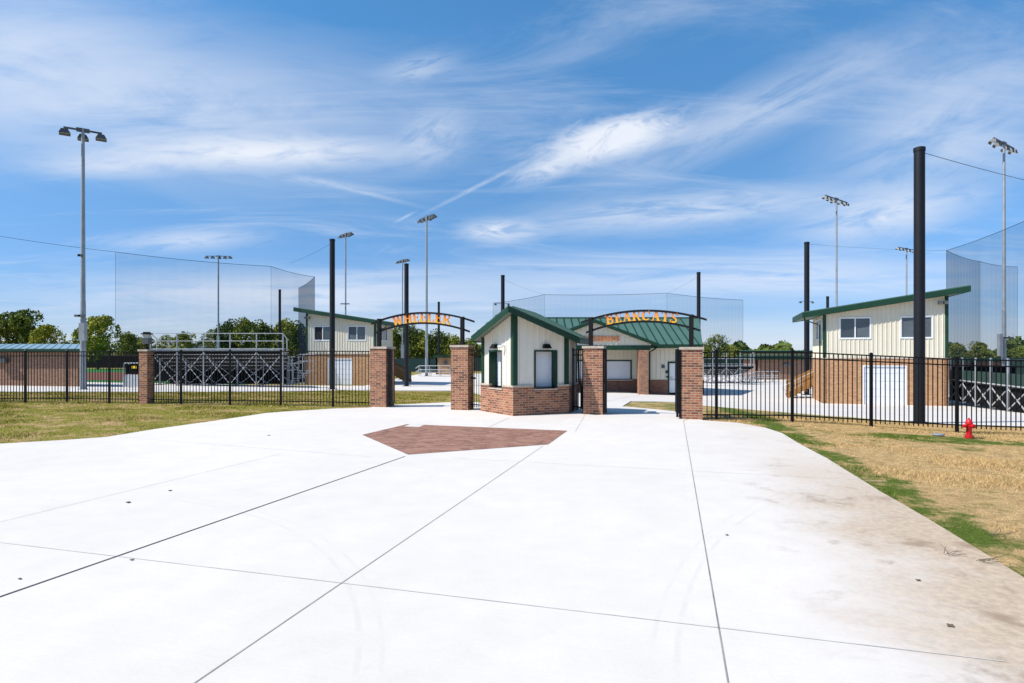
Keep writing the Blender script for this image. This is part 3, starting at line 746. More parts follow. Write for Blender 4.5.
# ------------------------------------------------------------------ press boxes
def pressbox(corner, alpha, mirror, zg, label, glasses, stair_label):
    """corner = front corner under the low eave; face runs away from it"""
    a = R(alpha); W_, D_ = 6.1, 4.6
    f = Vector((math.cos(a), -math.sin(a), 0)) if not mirror else Vector((-math.cos(a), math.sin(a), 0))
    back = Vector((math.sin(a), math.cos(a), 0)); C0 = Vector((corner[0], corner[1], 0)); C1 = C0+f*W_; C2 = C1+back*D_; C3 = C0+back*D_
    t_ = thing('press_box', label, 'press box', Vector((C0.x, C0.y, zg)), 'two storey press boxes')
    bz = zg+2.57; lo, hi = zg+5.08, zg+6.02
    def order(p, q): return (p, q) if not mirror else (q, p)
    def U_(u0, u1, L): return (u0, u1) if not mirror else (L-u1, L-u0)
    g0, g1 = U_(2.01, 4.15, W_)
    br = MB(); Pf = wall(br, *order(C0, C1), zg-.1, lambda u: bz, .2, [(g0, g1, zg-.1, zg+2.2)])
    for p, q in ((C1, C2), (C2, C3), (C3, C0)): wall(br, *order(p, q), zg-.1, lambda u: bz, .2)
    br.build('brick_storey', 'brick_orange', t_)
    gd = MB(); panel_door(gd, Pf, g0, g1, zg+.0, zg+2.17); gd.build('garage_door', 'shutter', t_)
    fm = MB(); e = .06
    for (x0, x1, z0, z1) in ((g0-.002, g0+e, zg, zg+2.2), (g1-e, g1+.002, zg, zg+2.2), (g0+e, g1-e, zg+2.13, zg+2.202)):
        fm.prism([Pf(x0, z0, .01), Pf(x1, z0, .01), Pf(x1, z0, -.058), Pf(x0, z0, -.058)], [Pf(x0, z1, .01), Pf(x1, z1, .01), Pf(x1, z1, -.058), Pf(x0, z1, -.058)])
    fm.build('door_frame', 'shutter', t_)
    cap = MB()
    for p, q in ((C0, C1), (C1, C2), (C2, C3), (C3, C0)):
        p, q = order(p, q); d = (q-p).normalized(); n = Vector((d.y, -d.x, 0)); cap.obox(p-d*.03+n*.03+Vector((0, 0, bz+.001)), d*((q-p).length+.06), -n*.08, Vector((0, 0, .05)))
    cap.build('ledge', 'stone_cap', t_)
    o = .03; w0, w1, w2, w3 = C0+f*o+back*o, C1-f*o+back*o, C2-f*o-back*o, C3+f*o-back*o; L = W_-2*o
    def hgt(p): return lo+(hi-lo)*((p-C0).dot(f))/W_
    cw = MB(); z1w, z2w = zg+3.72, zg+4.90
    ws = [U_(.83, 2.38, L), U_(3.84, 5.34, L)]
    def tf(p, q):
        d = (q-p).normalized(); return lambda u: hgt(p+d*u)
    Pw = wall(cw, *order(w0, w1), bz+.03, tf(*order(w0, w1)), .12, [(a_, b_, z1w, z2w) for a_, b_ in ws], (), .225, .03)
    sw = (.55, 3.0); Ls = (w3-w0).length
    su = (Ls-sw[1], Ls-sw[0]) if not mirror else sw
    Ps = wall(cw, *order(w3, w0), bz+.03, tf(*order(w3, w0)), .12, [(su[0], su[1], z1w, z2w)], (), .225, .03)
    wall(cw, *order(w1, w2), bz+.03, tf(*order(w1, w2)), .12, (), (), .225, .03); wall(cw, *order(w2, w3), bz+.03, tf(*order(w2, w3)), .12, (), (), .225, .03)
    cw.build('upper_wall', 'cream', t_)
    for (a_, b_), g in zip(ws, glasses): sliding_window(t_, Pw, a_, b_, z1w, z2w, g)
    sliding_window(t_, Ps, su[0], su[1], z1w, z2w, ('window_glass', 'window_glass'))
    tr = MB()
    for c_, p, q in ((w0, w3, w1), (w1, w0, w2)):
        p, q = ((p-c_).normalized(), (q-c_).normalized()) if not mirror else ((q-c_).normalized(), (p-c_).normalized())
        corner_trim(t_, c_, bz+.052, hgt(c_)-.01, p, q, .13)
    # mono-pitch roof
    o0, o1 = 1.12, .86; fo = .45
    cs = [C0-f*o0-back*fo, C1+f*o1-back*fo, C2+f*o1+back*fo, C3-f*o0+back*fo]
    if mirror: cs = cs[::-1]
    rr = MB(); rr.prism([(p.x, p.y, hgt(p)+.26) for p in cs], [(p.x, p.y, hgt(p)+.31) for p in cs])
    for k in range(13):
        fr_ = k/12; s_ = C0-f*o0-back*(fo-.03)+back*((D_+2*fo-.06)*fr_); e_ = s_+f*(W_+o0+o1); rr.bar((s_.x, s_.y, hgt(s_)+.33), (e_.x, e_.y, hgt(e_)+.33), .03, .05)
    ro_ = rr.build('roof', 'green_roof', t_)
    fa = MB()
    for i in range(4):
        p, q = cs[i], cs[(i+1) % 4]; d = (q-p).normalized(); n = Vector((d.y, -d.x, 0))
        fa.prism([(r_.x, r_.y, hgt(s)-.0) for r_, s in ((p-d*.01+n*.01, p), (q+d*.01+n*.01, q), (q-n*.03, q), (p-n*.03, p))], [(r_.x, r_.y, hgt(s)+.30) for r_, s in ((p-d*.01+n*.01, p), (q+d*.01+n*.01, q), (q-n*.03, q), (p-n*.03, p))])
    fa.build('fascia', 'green_trim', ro_)
    sf = MB(); cs2 = [C0-f*(o0-.04)-back*(fo-.04), C1+f*(o1-.04)-back*(fo-.04), C2+f*(o1-.04)+back*(fo-.04), C3-f*(o0-.04)+back*(fo-.04)]
    if mirror: cs2 = cs2[::-1]
    sf.prism([(p.x, p.y, hgt(p)+.03) for p in cs2], [(p.x, p.y, hgt(p)+.05) for p in cs2]); sf.build('soffit', 'soffit', ro_)
    # downspout under the low eave
    ds = MB(); e0 = C0-f*1.0-back*(.3); w_ = C0-f*.10-back*(-.5)
    ds.tube([(e0.x, e0.y, hgt(e0)+.02), (e0.x, e0.y, hgt(e0)-.12), (w_.x, w_.y, hgt(e0)-.42), (w_.x, w_.y, zg+.05)], .045, 8); ds.build('downspout', 'green_trim', t_)
    # flood lamp near the high corner
    uu = U_(5.75, 5.85, L)[0]; ll = MB(); zl = hi-.42
    s = -1 if not mirror else 1
    ll.tube([Pw(uu, zl, .0), Pw(uu, zl, .22)], .025, 6)
    for k in (-1, 1): ll.obox(Vector(Pw(uu+k*.13-.09, zl-.08, .16)), Vector(Pw(uu+.18, 0, 0))-Vector(Pw(uu, 0, 0)), (Vector(Pw(0, 0, .22))-Vector(Pw(0, 0, 0))), Vector((0, 0, .18)))
    ll.build('flood_lamp', 'lamp_housing', t_)
    # timber stair that climbs along the back
    st = thing('timber_stair', stair_label, 'stair', Vector((C3.x, C3.y, zg)), 'timber stairs behind the press boxes')
    foot = C3-f*1.5-back*.6; n_ = 9; run = .28; rise = 2.5/15
    mbt = MB()
    for i in range(12):
        s0 = foot+f*(.30+i*run); mbt.obox(Vector((s0.x, s0.y, zg+rise*(i+1)-.04)), f*run, back*1.1, Vector((0, 0, .04)))
    mbt.build('tread', 'timber', st)
    for k in (0, 1.1):
        s0 = foot+back*k; e0 = s0+f*(12*run+.3); mbs = MB()
        mbs.obox(Vector((s0.x, s0.y, zg-.05)), f*.12, back*.10, Vector((0, 0, 1.15)))
        mbs.build('newel', 'timber', st); mbs = MB(); mbs.obox(Vector((e0.x, e0.y, zg-.05)), f*.12, back*.10, Vector((0, 0, 3.1)))
        mbs.build('newel', 'timber', st); mbs = MB()
        m2 = foot+f*1.85+back*k; mbs.obox(Vector((m2.x, m2.y, zg-.05)), f*.1, back*.10, Vector((0, 0, 2.1)))
        mbs.build('newel', 'timber', st)
        rl = MB()
        for z0, hh in ((.95, .12), (.10, .25)):
            a_ = Vector((s0.x, s0.y, zg+z0))+back*.12; b_ = Vector((e0.x, e0.y, zg+z0+12*rise)); rl.bar(a_, b_+back*.12, .05, hh)
        for i in range(34):
            q_ = s0+f*(.15+i*.105)+back*.05; zz = zg+(i*.105/run)*rise; rl.obox(Vector((q_.x, q_.y, max(zg+.05, zz+.05))), f*.08, back*.03, Vector((0, 0, .95)))
        rl.build('railing', 'timber', st)
    hr = MB(); s0 = foot-back*.08
    hr.tube([Vector((s0.x, s0.y, zg+.65))-f*.35, Vector((s0.x, s0.y, zg+.85))-f*.1, Vector((s0.x, s0.y, zg+.75+12*rise))+f*(12*run)], .02, 6)
    hr.tube([Vector((s0.x, s0.y, zg+.65))-f*.35, Vector((s0.x, s0.y, zg+.45))-f*.1], .02, 6); hr.build('handrail', 'galvanised', st)
    return t_
pressbox((17.9, 34.7), 19.5, False, Z(17.9, 34.7), 'cream and brick press box on the right, behind the widest black pole', (('window_glass', 'curtain'), ('curtain', 'curtain')), 'timber stair behind the right press box')
pressbox((-11.3, 50.0), 7.0, True, Z(-12, 50), 'cream and brick press box on the left, behind the left archway', (('curtain', 'window_glass'), ('dark_void', 'window_glass')), 'timber stair behind the left press box')

# ------------------------------------------------------------------ concession stand
YC = 42.6; zg = Z(7, YC)
cs_ = thing('concession_stand', 'long green-roofed concession stand with counter shutters and a gabled porch', 'concession stand', (8, YC, zg))
xL, xR = at(548, YC)-3.0, at(698.5, YC)
zb = zt(379, YC); ze = zt(346.5, YC)
YR = YC-1.2         # right hand bay stands a little forward
xm = at(648, YR)
bk = MB(); wall(bk, (xL, YC), (xm, YC), zg-.1, lambda u: zb, .2)
Pd = wall(bk, (xm, YR), (xR, YR), zg-.1, lambda u: zb, .2, [(at(669, YR)-xm, at(683, YR)-xm, zg-.1, zb)])
wall(bk, (xR, YR), (xR, YC+7), zg-.1, lambda u: zb, .2); wall(bk, (xm, YC-.2), (xm, YR+.2), zg-.1, lambda u: zb, .2); wall(bk, (xL, YC+7), (xL, YC), zg-.1, lambda u: zb, .2); wall(bk, (xR, YC+7), (xL, YC+7), zg-.1, lambda u: zb, .2)
bk.build('brick_base', 'brick_brown', cs_)
cw = MB(); holes = []
for a_, b_ in ((575.5, 590), (606, 630.5)): holes.append((at(a_, YC)-xL, at(b_, YC)-xL, zt(380.2, YC)+.06, zt(361.2, YC)))
Pc = wall(cw, (xL, YC+.03), (xm, YC+.03), zb, lambda u: ze+.1, .12, holes, (), .3, .03)
Pr = wall(cw, (xm, YR+.03), (xR, YR+.03), zb, lambda u: ze+.1, .12, [(at(669, YR)-xm, at(683, YR)-xm, zb, zt(363, YR))], (), .3, .03)
wall(cw, (xR-.03, YR), (xR-.03, YC+7), zb, lambda u: ze+.1, .12, (), (), .3, .03); wall(cw, (xL+.03, YC+7), (xL+.03, YC), zb, lambda u: ze+.1, .12)
wall(cw, (xR, YC+7), (xL, YC+7), zb, lambda u: ze+.1, .12)
wall(cw, (xm+.02, YC-.2), (xm+.02, YR+.16), zb, lambda u: ze+.1, .1)
cw.build('wall', 'cream', cs_)
for h in holes:
    fr = MB(); e = .09
    for (x0, x1, z0, z1) in ((h[0]-e, h[0], h[2]-.1, h[3]+e), (h[1], h[1]+e, h[2]-.1, h[3]+e), (h[0], h[1], h[3], h[3]+e)):
        fr.prism([Pc(x0, z0, .05), Pc(x1, z0, .05), Pc(x1, z0, -.1), Pc(x0, z0, -.1)], [Pc(x0, z1, .05), Pc(x1, z1, .05), Pc(x1, z1, -.1), Pc(x0, z1, -.1)])
    wo = fr.build('counter_window', 'green_trim', cs_)
    g = MB(); panel_door(g, Pc, h[0], h[1], h[2], h[3], -.04, 12); g.build('shutter', 'shutter', wo)
    g = MB(); g.prism([Pc(h[0]-.1, h[2]-.08, .25), Pc(h[1]+.1, h[2]-.08, .25), Pc(h[1]+.1, h[2]-.08, -.02), Pc(h[0]-.1, h[2]-.08, -.02)], [Pc(h[0]-.1, h[2]-.02, .25), Pc(h[1]+.1, h[2]-.02, .25), Pc(h[1]+.1, h[2]-.02, -.02), Pc(h[0]-.1, h[2]-.02, -.02)]); g.build('counter', 'stone_cap', wo)
u0, u1 = at(669, YR)-xm, at(683, YR)-xm; zd = zt(363, YR)
fr = MB()
for (x0, x1, z0, z1) in ((u0-.08, u0+.02, zg, zd+.1), (u1-.02, u1+.08, zg, zd+.1), (u0+.02, u1-.02, zd-.02, zd+.1)):
    fr.prism([Pr(x0, z0, .05), Pr(x1, z0, .05), Pr(x1, z0, -.2), Pr(x0, z0, -.2)], [Pr(x0, z1, .05), Pr(x1, z1, .05), Pr(x1, z1, -.2), Pr(x0, z1, -.2)])
do = fr.build('door', 'green_trim', cs_)
g = MB(); g.prism([Pr(u0, zg, -.05), Pr(u1, zg, -.05), Pr(u1, zg, -.1), Pr(u0, zg, -.1)], [Pr(u0, zd, -.05), Pr(u1, zd, -.05), Pr(u1, zd, -.1), Pr(u0, zd, -.1)]); g.build('door_panel', 'white_metal', do)
g = MB(); g.tube([Pr(u0+.12, zg+1.05, -.05), Pr(u0+.12, zg+1.05, .04), Pr(u0+.25, zg+1.05, .04)], .02, 6); g.build('handle', 'galvanised', do)
for (px, py, w_, h_, mt, nm) in ((663, 366.5, .18, .22, 'lamp_housing', 'wall_lamp'), (667, 372, .18, .18, 'green_trim', 'wall_box'), (667.3, 377, .12, .12, 'green_trim', 'wall_box')):
    uu = at(px, YR)-xm; zz = zt(py, YR); g = MB(); g.prism([Pr(uu-w_/2, zz-h_/2, .14), Pr(uu+w_/2, zz-h_/2, .14), Pr(uu+w_/2, zz-h_/2, .0), Pr(uu-w_/2, zz-h_/2, .0)], [Pr(uu-w_/2, zz+h_/2, .10), Pr(uu+w_/2, zz+h_/2, .10), Pr(uu+w_/2, zz+h_/2, .0), Pr(uu-w_/2, zz+h_/2, .0)]); g.build(nm, mt, cs_)
# main roof: front slope up to a ridge, right end slightly raked like a gable
yE, yRg, yB = YC-1.75, YC+3.0, YC+7.6; zE = zt(344.6, yE); zR = zt(318, yRg); xE = at(702.6, yE); xG = at(699.2, yRg); xW = xL-.6
slope = (zR-zE)/(yRg-yE)
xRt = xE
rf = MB()
ridge_r = (xG, yRg, zR)
rf.prism([(xW, yE, zE-.05), (xE, yE, zE-.05), (xG, yRg, zR-.05), (xW, yRg, zR-.05)], [(xW, yE, zE), (xE, yE, zE), (xG, yRg, zR), (xW, yRg, zR)])
rf.prism([(xW, yRg, zR-.05), (xG, yRg, zR-.05), (xE, yB, zE-.05), (xW, yB, zE-.05)], [(xW, yRg, zR), (xG, yRg, zR), (xE, yB, zE), (xW, yB, zE)])
rf.prism([(xE, yE+.001, zE-.05), (xE, yB, zE-.05), (xG, yRg, zR-.05)], [(xE, yE+.001, zE), (xE, yB, zE), (xG, yRg, zR)])
k = 0; x = xE-.25; sm = MB()
while x > xW+.1:
    xt = min(x, xG-.02); yt = yRg; f = 1.
    if x > xG: f = 1-(x-xG)/(xE-xG)
    sm.bar((x, yE+.01, zE+.035), (x, yE+(yRg-yE)*f, zE+(zR-zE)*f+.035), .06, .07); x -= .55
rf.bar((xW, yRg, zR+.03), (xG, yRg, zR+.03), .2, .07)
mroof = rf.build('roof', 'green_roof', cs_); sm.build('roof_seams', 'green_trim', mroof)
fa = MB(); fa.box(xW-.02, yE-.03, zE-.24, xE+.02, yE-.002, zE+.02); fa.box(xE+.002, yE-.03, zE-.24, xE+.03, yB, zE+.02); fa.build('fascia', 'green_trim', mroof)
g = MB(); g.box(xW, yE, zE-.2, xE, YC+.2, zE-.17); g.build('soffit', 'soffit', mroof)
# porch gable
yG = 40.6; xp = at(594.5, yG); zp = zt(320.3, yG); xg1 = at(658.5, yG); zg1 = zt(344.6, yG); gs = (zp-zg1)/(xg1-xp); xg0 = 2*xp-xg1
yI = yE+(zp-zE)/slope
pr = MB()
for sgn in (-1, 1):
    xe = xp+sgn*(xg1-xp)
    q = [(xe, yG-.3, zg1), (xe, yE+.3, zg1+.0), (xp, yI+.2, zp), (xp, yG-.3, zp)]
    if sgn > 0: q = q[::-1]
    pr.prism([(a_, b_, c_-.05+.03) for a_, b_, c_ in q], [(a_, b_, c_+.03) for a_, b_, c_ in q])
    for kk in range(1, 9):
        yy = yG-.3+kk*.42; f = cl((yI-yy)/(yI-yE), 0, 1) if yy > yE else 1.
        x2 = xp+sgn*(xg1-xp)*f; pr.bar((xp, yy, zp+.05), (x2, yy, zp-gs*(abs(x2-xp))+.05), .045, .06)
pro = pr.build('porch_roof', 'green_roof', cs_)
gf = MB(); ybeam = yG; zbt = zt(345.4, yG); zbb = zt(350, yG)
Pg = wall(gf, (xg0+.5, yG), (xg1-.5, yG), zbt, lambda u: max(zbt+.02, zp-.16-gs*abs(xg0+.5+u-xp)), .1, (), [xp-xg0-.5], .3, .03)
gf.build('gable_wall', 'cream', cs_)
fa = MB()
for sgn in (-1, 1):
    xe = xp+sgn*(xg1-xp+.02)
    fa.prism([(xp, yG-.34, zp-.18), (xe, yG-.34, zg1-.19), (xe, yG-.301, zg1-.19), (xp, yG-.301, zp-.18)][::sgn], [(xp, yG-.34, zp+.05), (xe, yG-.34, zg1+.04), (xe, yG-.301, zg1+.04), (xp, yG-.301, zp+.05)][::sgn])
    fa.box(min(xe, xe-sgn*.03), yG-.30, zg1-.19, max(xe, xe-sgn*.03), yE+.3, zg1+.0)
fa.build('gable_trim', 'green_trim', pro)
bmm = MB(); bmm.box(xg0+.4, yG-.06, zbb, xg1-.55, yG+.2, zbt); bmm.box(xg0+.4, yG+.2, zbb+.02, xg0+.6, YC, zbt); bmm.box(xg1-.75, yG+.2, zbb+.02, xg1-.55, YR-.01, zbt); bmm.build('porch_beam', 'green_trim', cs_)
for xc in (at(643.3, yG), 2*xp-at(643.3, yG)):
    bc = MB(); bc.box(xc-.31, yG-.16, Z(xc, yG)-.1, xc+.31, yG+.46, zbb-.002); bc.build('brick_column', 'brick', cs_)
dsp = MB(); xd = at(649.5, YR-.1); dsp.tube([(xg1-.1, yG+.1, zg1-.2), (xg1-.25, yG+.3, zg1-.35), (xd+.02, YR-.08, zg1-.5), (xd+.02, YR-.08, zg+.03)], .05, 8); dsp.build('downspout', 'green_trim', cs_)
def pth(x): return Vector((at(597.3, yG)+x, yG-.06, zt(341, yG))), 0., 0.
put_letters('CONCESSIONS', cs_, pth, .34, .05, 'orange_letters', .98)

# ------------------------------------------------------------------ black netting poles
def black_pole(px, base, top_y, wpx, label):
    if isinstance(base, tuple): p = G(px, base[0]); d = p.y
    else: d = base; p = Vector((at(px, d), d, Z(at(px, d), d)))
    r = wpx*d/F/2; H = zt(top_y, d)-p.z
    t_ = thing('netting_pole', label, 'pole', p, 'black netting poles')
    MB().tube([p-Vector((0, 0, .2)), p+Vector((0, 0, H*.5)), p+Vector((0, 0, H))], [r, r*.99, r*.97], 24).build('shaft', 'black_pole', t_, True)
    q = MB(); q.lathe(p, [(r*1.9, -.02), (r*1.9, .03), (r*1.02, .032), (r*1.02, .05)], 20); q.build('base_plate', 'black_pole', t_)
    for i in range(6): a_ = i*math.pi/3; q = MB(); q.lathe(p+Vector((r*1.5*math.cos(a_), r*1.5*math.sin(a_), .03)), [(.022, 0), (.022, .03)], 6); q.build('bolt', 'galvanised', t_) if wpx > 10 else None
    q = MB(); q.lathe(p, [(r*1.06, H-.10), (r*1.06, H+.02), (r*.7, H+.04)], 20); q.build('cap', 'black_pole', t_, True)
    return p, H
big, bigH = black_pole(919.4, 19.3, 148.5, 10.0, 'widest and nearest black pole, in front of the right press box')
black_pole(332.3, 41., 239.5, 5.3, 'black pole in front of the left press box')
black_pole(806.8, 42., 242.5, 5.0, 'black pole just left of the right press box, by its timber stair')
black_pole(698.6, 54., 272.5, 3.8, 'black pole rising behind the right archway')
black_pole(502.8, 52., 275.5, 3.9, 'black pole rising behind the ticket booth roof')
black_pole(406.5, 49., 264.0, 4.5, 'thick black pole seen through the left archway')
black_pole(438.8, 84., 302.0, 2.4, 'thin black pole seen through the left archway, nearest its centre')
black_pole(279.8, 74., 289.8, 2.5, 'thin black pole at the right end of the left bleachers')
black_pole(827.6, 76., 296.6, 2.8, 'short black pole top showing over the right press box roof')

# ------------------------------------------------------------------ floodlight towers
def tower(px, d, top_y, wbot, wtop, arm, lamps, label, box=None, small=None, lsz=.5, down=.5, base=None):
    if base: p = G(px, base); d = p.y
    else: p = Vector((at(px, d), d, Z(at(px, d), d)))
    H = zt(top_y, d)-p.z; rb, rt = wbot*d/F/2, wtop*d/F/2
    t_ = thing('floodlight_tower', label, 'floodlight', p, 'floodlight towers')
    MB().tube([p-Vector((0, 0, .2)), p+Vector((0, 0, H*.33)), p+Vector((0, 0, H*.34)), p+Vector((0, 0, H))], [rb, rb*.9, rb*.82, rt], 16).build('mast', 'galvanised', t_, True)
    q = MB(); q.lathe(p, [(rb*1.6, -.02), (rb*1.6, .04), (rb*1.02, .042), (rb*1.02, .06)], 16); q.build('base_plate', 'galvanised', t_)
    a = Vector((arm[0], arm[1], 0)); L = a.length; a.normalize(); n = Vector((-a.y, a.x, 0))
    if n.y < 0: n = -n
    T = p+Vector((0, 0, H-.1)); am = MB(); am.bar(T-a*L/2, T+a*L/2, .07, .09)
    am.bar(T-a*.3, T+a*.3, .14, .2)
    am.build('cross_arm', 'lamp_housing', t_)
    for i, (f, off, dz) in enumerate(lamps):
        c_ = T+a*(L/2*f)+n*off+Vector((0, 0, dz)); s = lsz
        fd = (n*.45-Vector((0, 0, down*2.2))).normalized(); up = a.cross(fd).normalized()
        if up.z < 0: up = -up
        hb_ = MB(); cb = c_-Vector((0, 0, s*.55))
        # slanted housing: shallow tapering dish
        b0 = [cb+a*(sx*s*.5)+up*(sz*s*.42) for sx, sz in ((-1, -1), (1, -1), (1, 1), (-1, 1))]
        b1 = [cb-fd*s*.42+a*(sx*s*.28)+up*(sz*s*.22+s*.05) for sx, sz in ((-1, -1), (1, -1), (1, 1), (-1, 1))]
        hb_.prism(b0, b1); hb_.bar(c_+Vector((0, 0, .02)), cb-fd*s*.2, .06)
        v0 = [q_ + fd*s*.35*(1 if k > 1 else .25) for k, q_ in enumerate(b0)]
        hb_.prism([b0[3], b0[2], v0[2], v0[3]], [q_+up*.02 for q_ in (b0[3], b0[2], v0[2], v0[3])])
        ho = hb_.build('lamp', 'lamp_housing', t_)
        g = MB(); lo_ = [cb+fd*.004+a*(sx*s*.46)+up*(sz*s*.38) for sx, sz in ((-1, -1), (1, -1), (1, 1), (-1, 1))]
        g.prism(lo_, [q_+fd*.02 for q_ in lo_]); g.build('lamp_glass', 'lamp_glass', ho)
    if box:
        y0, y1, wx_ = box; z0, z1 = zt(y1, d), zt(y0, d); w_ = wx_*d/F
        yb = p.y-rb-.14; xb = at(px-(4 if px > 900 else 0), yb); MB().box(xb-w_*.5, yb-.12, z0, xb+w_*.5, yb+.12, z1).build('control_box', 'galvanised', t_)
    for (sx, sy, wd) in (small or []):
        z_ = zt(sy, d); q = MB(); w_ = wd*d/F
        q.bar((p.x-w_/2, p.y-.25, z_), (p.x+w_/2, p.y-.25, z_), .10, .12); q.bar((p.x, p.y-.3, z_), (p.x, p.y, z_), .12, .1)
        q.build('bracket', 'lamp_housing', t_)
    return p, H
row3 = [(-.95, .0, 0), (-.02, .35, -.05), (.95, 0, 0)]
row5 = [(-.95, 0, 0), (-.5, .1, 0), (0, .25, 0), (.5, .1, 0), (.95, 0, 0)]
row4 = [(-.95, 0, 0), (-.4, .1, 0), (.4, .1, 0), (.95, 0, 0)]
tower(83, 0, 128.5, 5.4, 2.9, (1.45, .95), row3, 'tallest grey floodlight tower, at the far left beside the brick dugout', (323.4, 341, 5.6), [(0, 256, 3.6), (0, 316, 10)], .52, .55, 389.4)
tower(218.3, 90., 255.5, 2.0, 1.5, (3.6, .2), row5, 'floodlight tower standing behind the left bleachers', (336, 352, 2.6), None, .5, .4)
tower(345.6, 73., 233., 1.9, 1.4, (1.87, -1.9), row5, 'floodlight tower rising from behind the left press box', None, [(4, 304, 9)], .5, .3)
tower(402.5, 93., 259.5, 1.5, 1.2, (2.1, -2.4), row5, 'floodlight tower just left of the thick black pole in the left archway', (345, 360, 3), None, .5, .3)
tower(426.6, 0, 216., 3.0, 1.9, (2.1, -2.9), row5, 'floodlight tower rising through the middle of the left archway', (339, 358, 2.6), None, .6, .3, 376.)
tower(836.5, 56., 198., 2.6, 1.6, (3.5, 2.7), row5, 'floodlight tower rising above the right press box roof', None, None, .45, .35)
tower(906.5, 82., 248., 1.8, 1.4, (3.9, 2.4), row4, 'distant floodlight tower just left of the widest black pole', None, None, .48, .35)
tower(1004., 41., 142., 4.0, 2.1, (3.1, 2.1), row4, 'floodlight tower at the far right behind the netting', (334, 356, 3.2), [(3, 338, 12)], .48, .45)
tower(806.5, 150., 301., .9, .8, (3.6, .5), [(-.9, 0, 0), (.9, 0, 0)], 'most distant floodlight tower, hidden behind the black pole by the timber stair', None, None, .6, .3)
tower(502, 150., 303., .9, .8, (3.6, .5), [(-.9, 0, 0), (.9, 0, 0)], 'distant floodlight tower hidden behind the pole over the ticket booth', None, None, .6, .3)

# ------------------------------------------------------------------ netting and cables
def net(pts, label, fold=()):
    """pts: (px, top_y, d)"""
    P_ = [(Vector((at(px, d), d, Z(at(px, d), d))), zt(py, d)) for px, py, d in pts]
    t_ = thing('ball_net', label, 'netting', P_[0][0], 'tall netting round the ball fields')
    cb = MB()
    for (a, za), (b_, zb_) in zip(P_, P_[1:]):
        q = MB(); N = 8
        for i in range(N):
            f0, f1 = i/N, (i+1)/N; p, r = a.lerp(b_, f0), a.lerp(b_, f1); sag0 = -.12*4*f0*(1-f0); sag1 = -.12*4*f1*(1-f1)
            z0, z1 = za+(zb_-za)*f0+sag0, za+(zb_-za)*f1+sag1
            q.quad([(p.x, p.y, p.z), (r.x, r.y, r.z), (r.x, r.y, z1), (p.x, p.y, z0)])
            cb.tube([(p.x, p.y, z0), (r.x, r.y, z1)], .008+.00018*p.y, 5, False)
        q.build('net_panel', 'netting', t_)
    cb.build('top_cable', 'black_metal', t_)
    ed = MB()
    for p, z in P_: ed.tube([(p.x, p.y, p.z), (p.x, p.y, z)], .004+.0001*p.y, 5, False)
    ed.build('edge_rope', 'black_metal', t_)
net([(115.4, 252, 43), (271, 266.3, 50), (314.8, 276.8, 57), (298.6, 288, 66.7)], 'tall transparent netting above the left bleachers')
net([(493, 303, 86), (544.4, 294.6, 74), (667, 293.2, 72.5), (743, 300, 81.5)], 'transparent netting behind the ticket booth and concession stand')
net([(1040, 214, 31.5), (946.3, 250.4, 42), (980, 261.5, 47.8), (1017.5, 266.8, 50.5)], 'tall transparent netting right of the right press box')
def cable(a, b_, label, r=.02, sag=.3):
    a, b_ = Vector(a), Vector(b_); q = MB(); N = 14; pts = []
    for i in range(N+1): f = i/N; p = a.lerp(b_, f); p.z -= sag*4*f*(1-f); pts.append(p)
    q.tube(pts, r, 5); tag(q.build('steel_cable', 'black_metal'), label, 'cable', 'thin steel cables')
W3 = lambda px, py, d: (at(px, d), d, zt(py, d))
cable(W3(-60, 226, 38), W3(115.4, 252, 43), 'thin cable from the left edge to the left netting corner', .012, .1)
cable((big.x+.17, big.y, W3(926, 153, big.y)[2]), W3(1060, 188, 24), 'thin cable running right from the widest black pole', .009, .05)
cable(W3(332, 243, 41), W3(290, 263, 50), 'thin cable dropping left from the pole by the left press box', .008, .1)
cable(W3(807, 244, 42), W3(946.3, 250.4, 42), 'thin cable across the sky between the stair pole and the right netting', .006, .1)
cable(W3(502.8, 279, 52), W3(544.4, 294.6, 74), 'thin cable from the booth pole down to the centre netting', .007, .1)
cable(W3(698.6, 276, 54), W3(667, 293.2, 72.5), 'thin cable from the archway pole down to the centre netting', .007, .1)

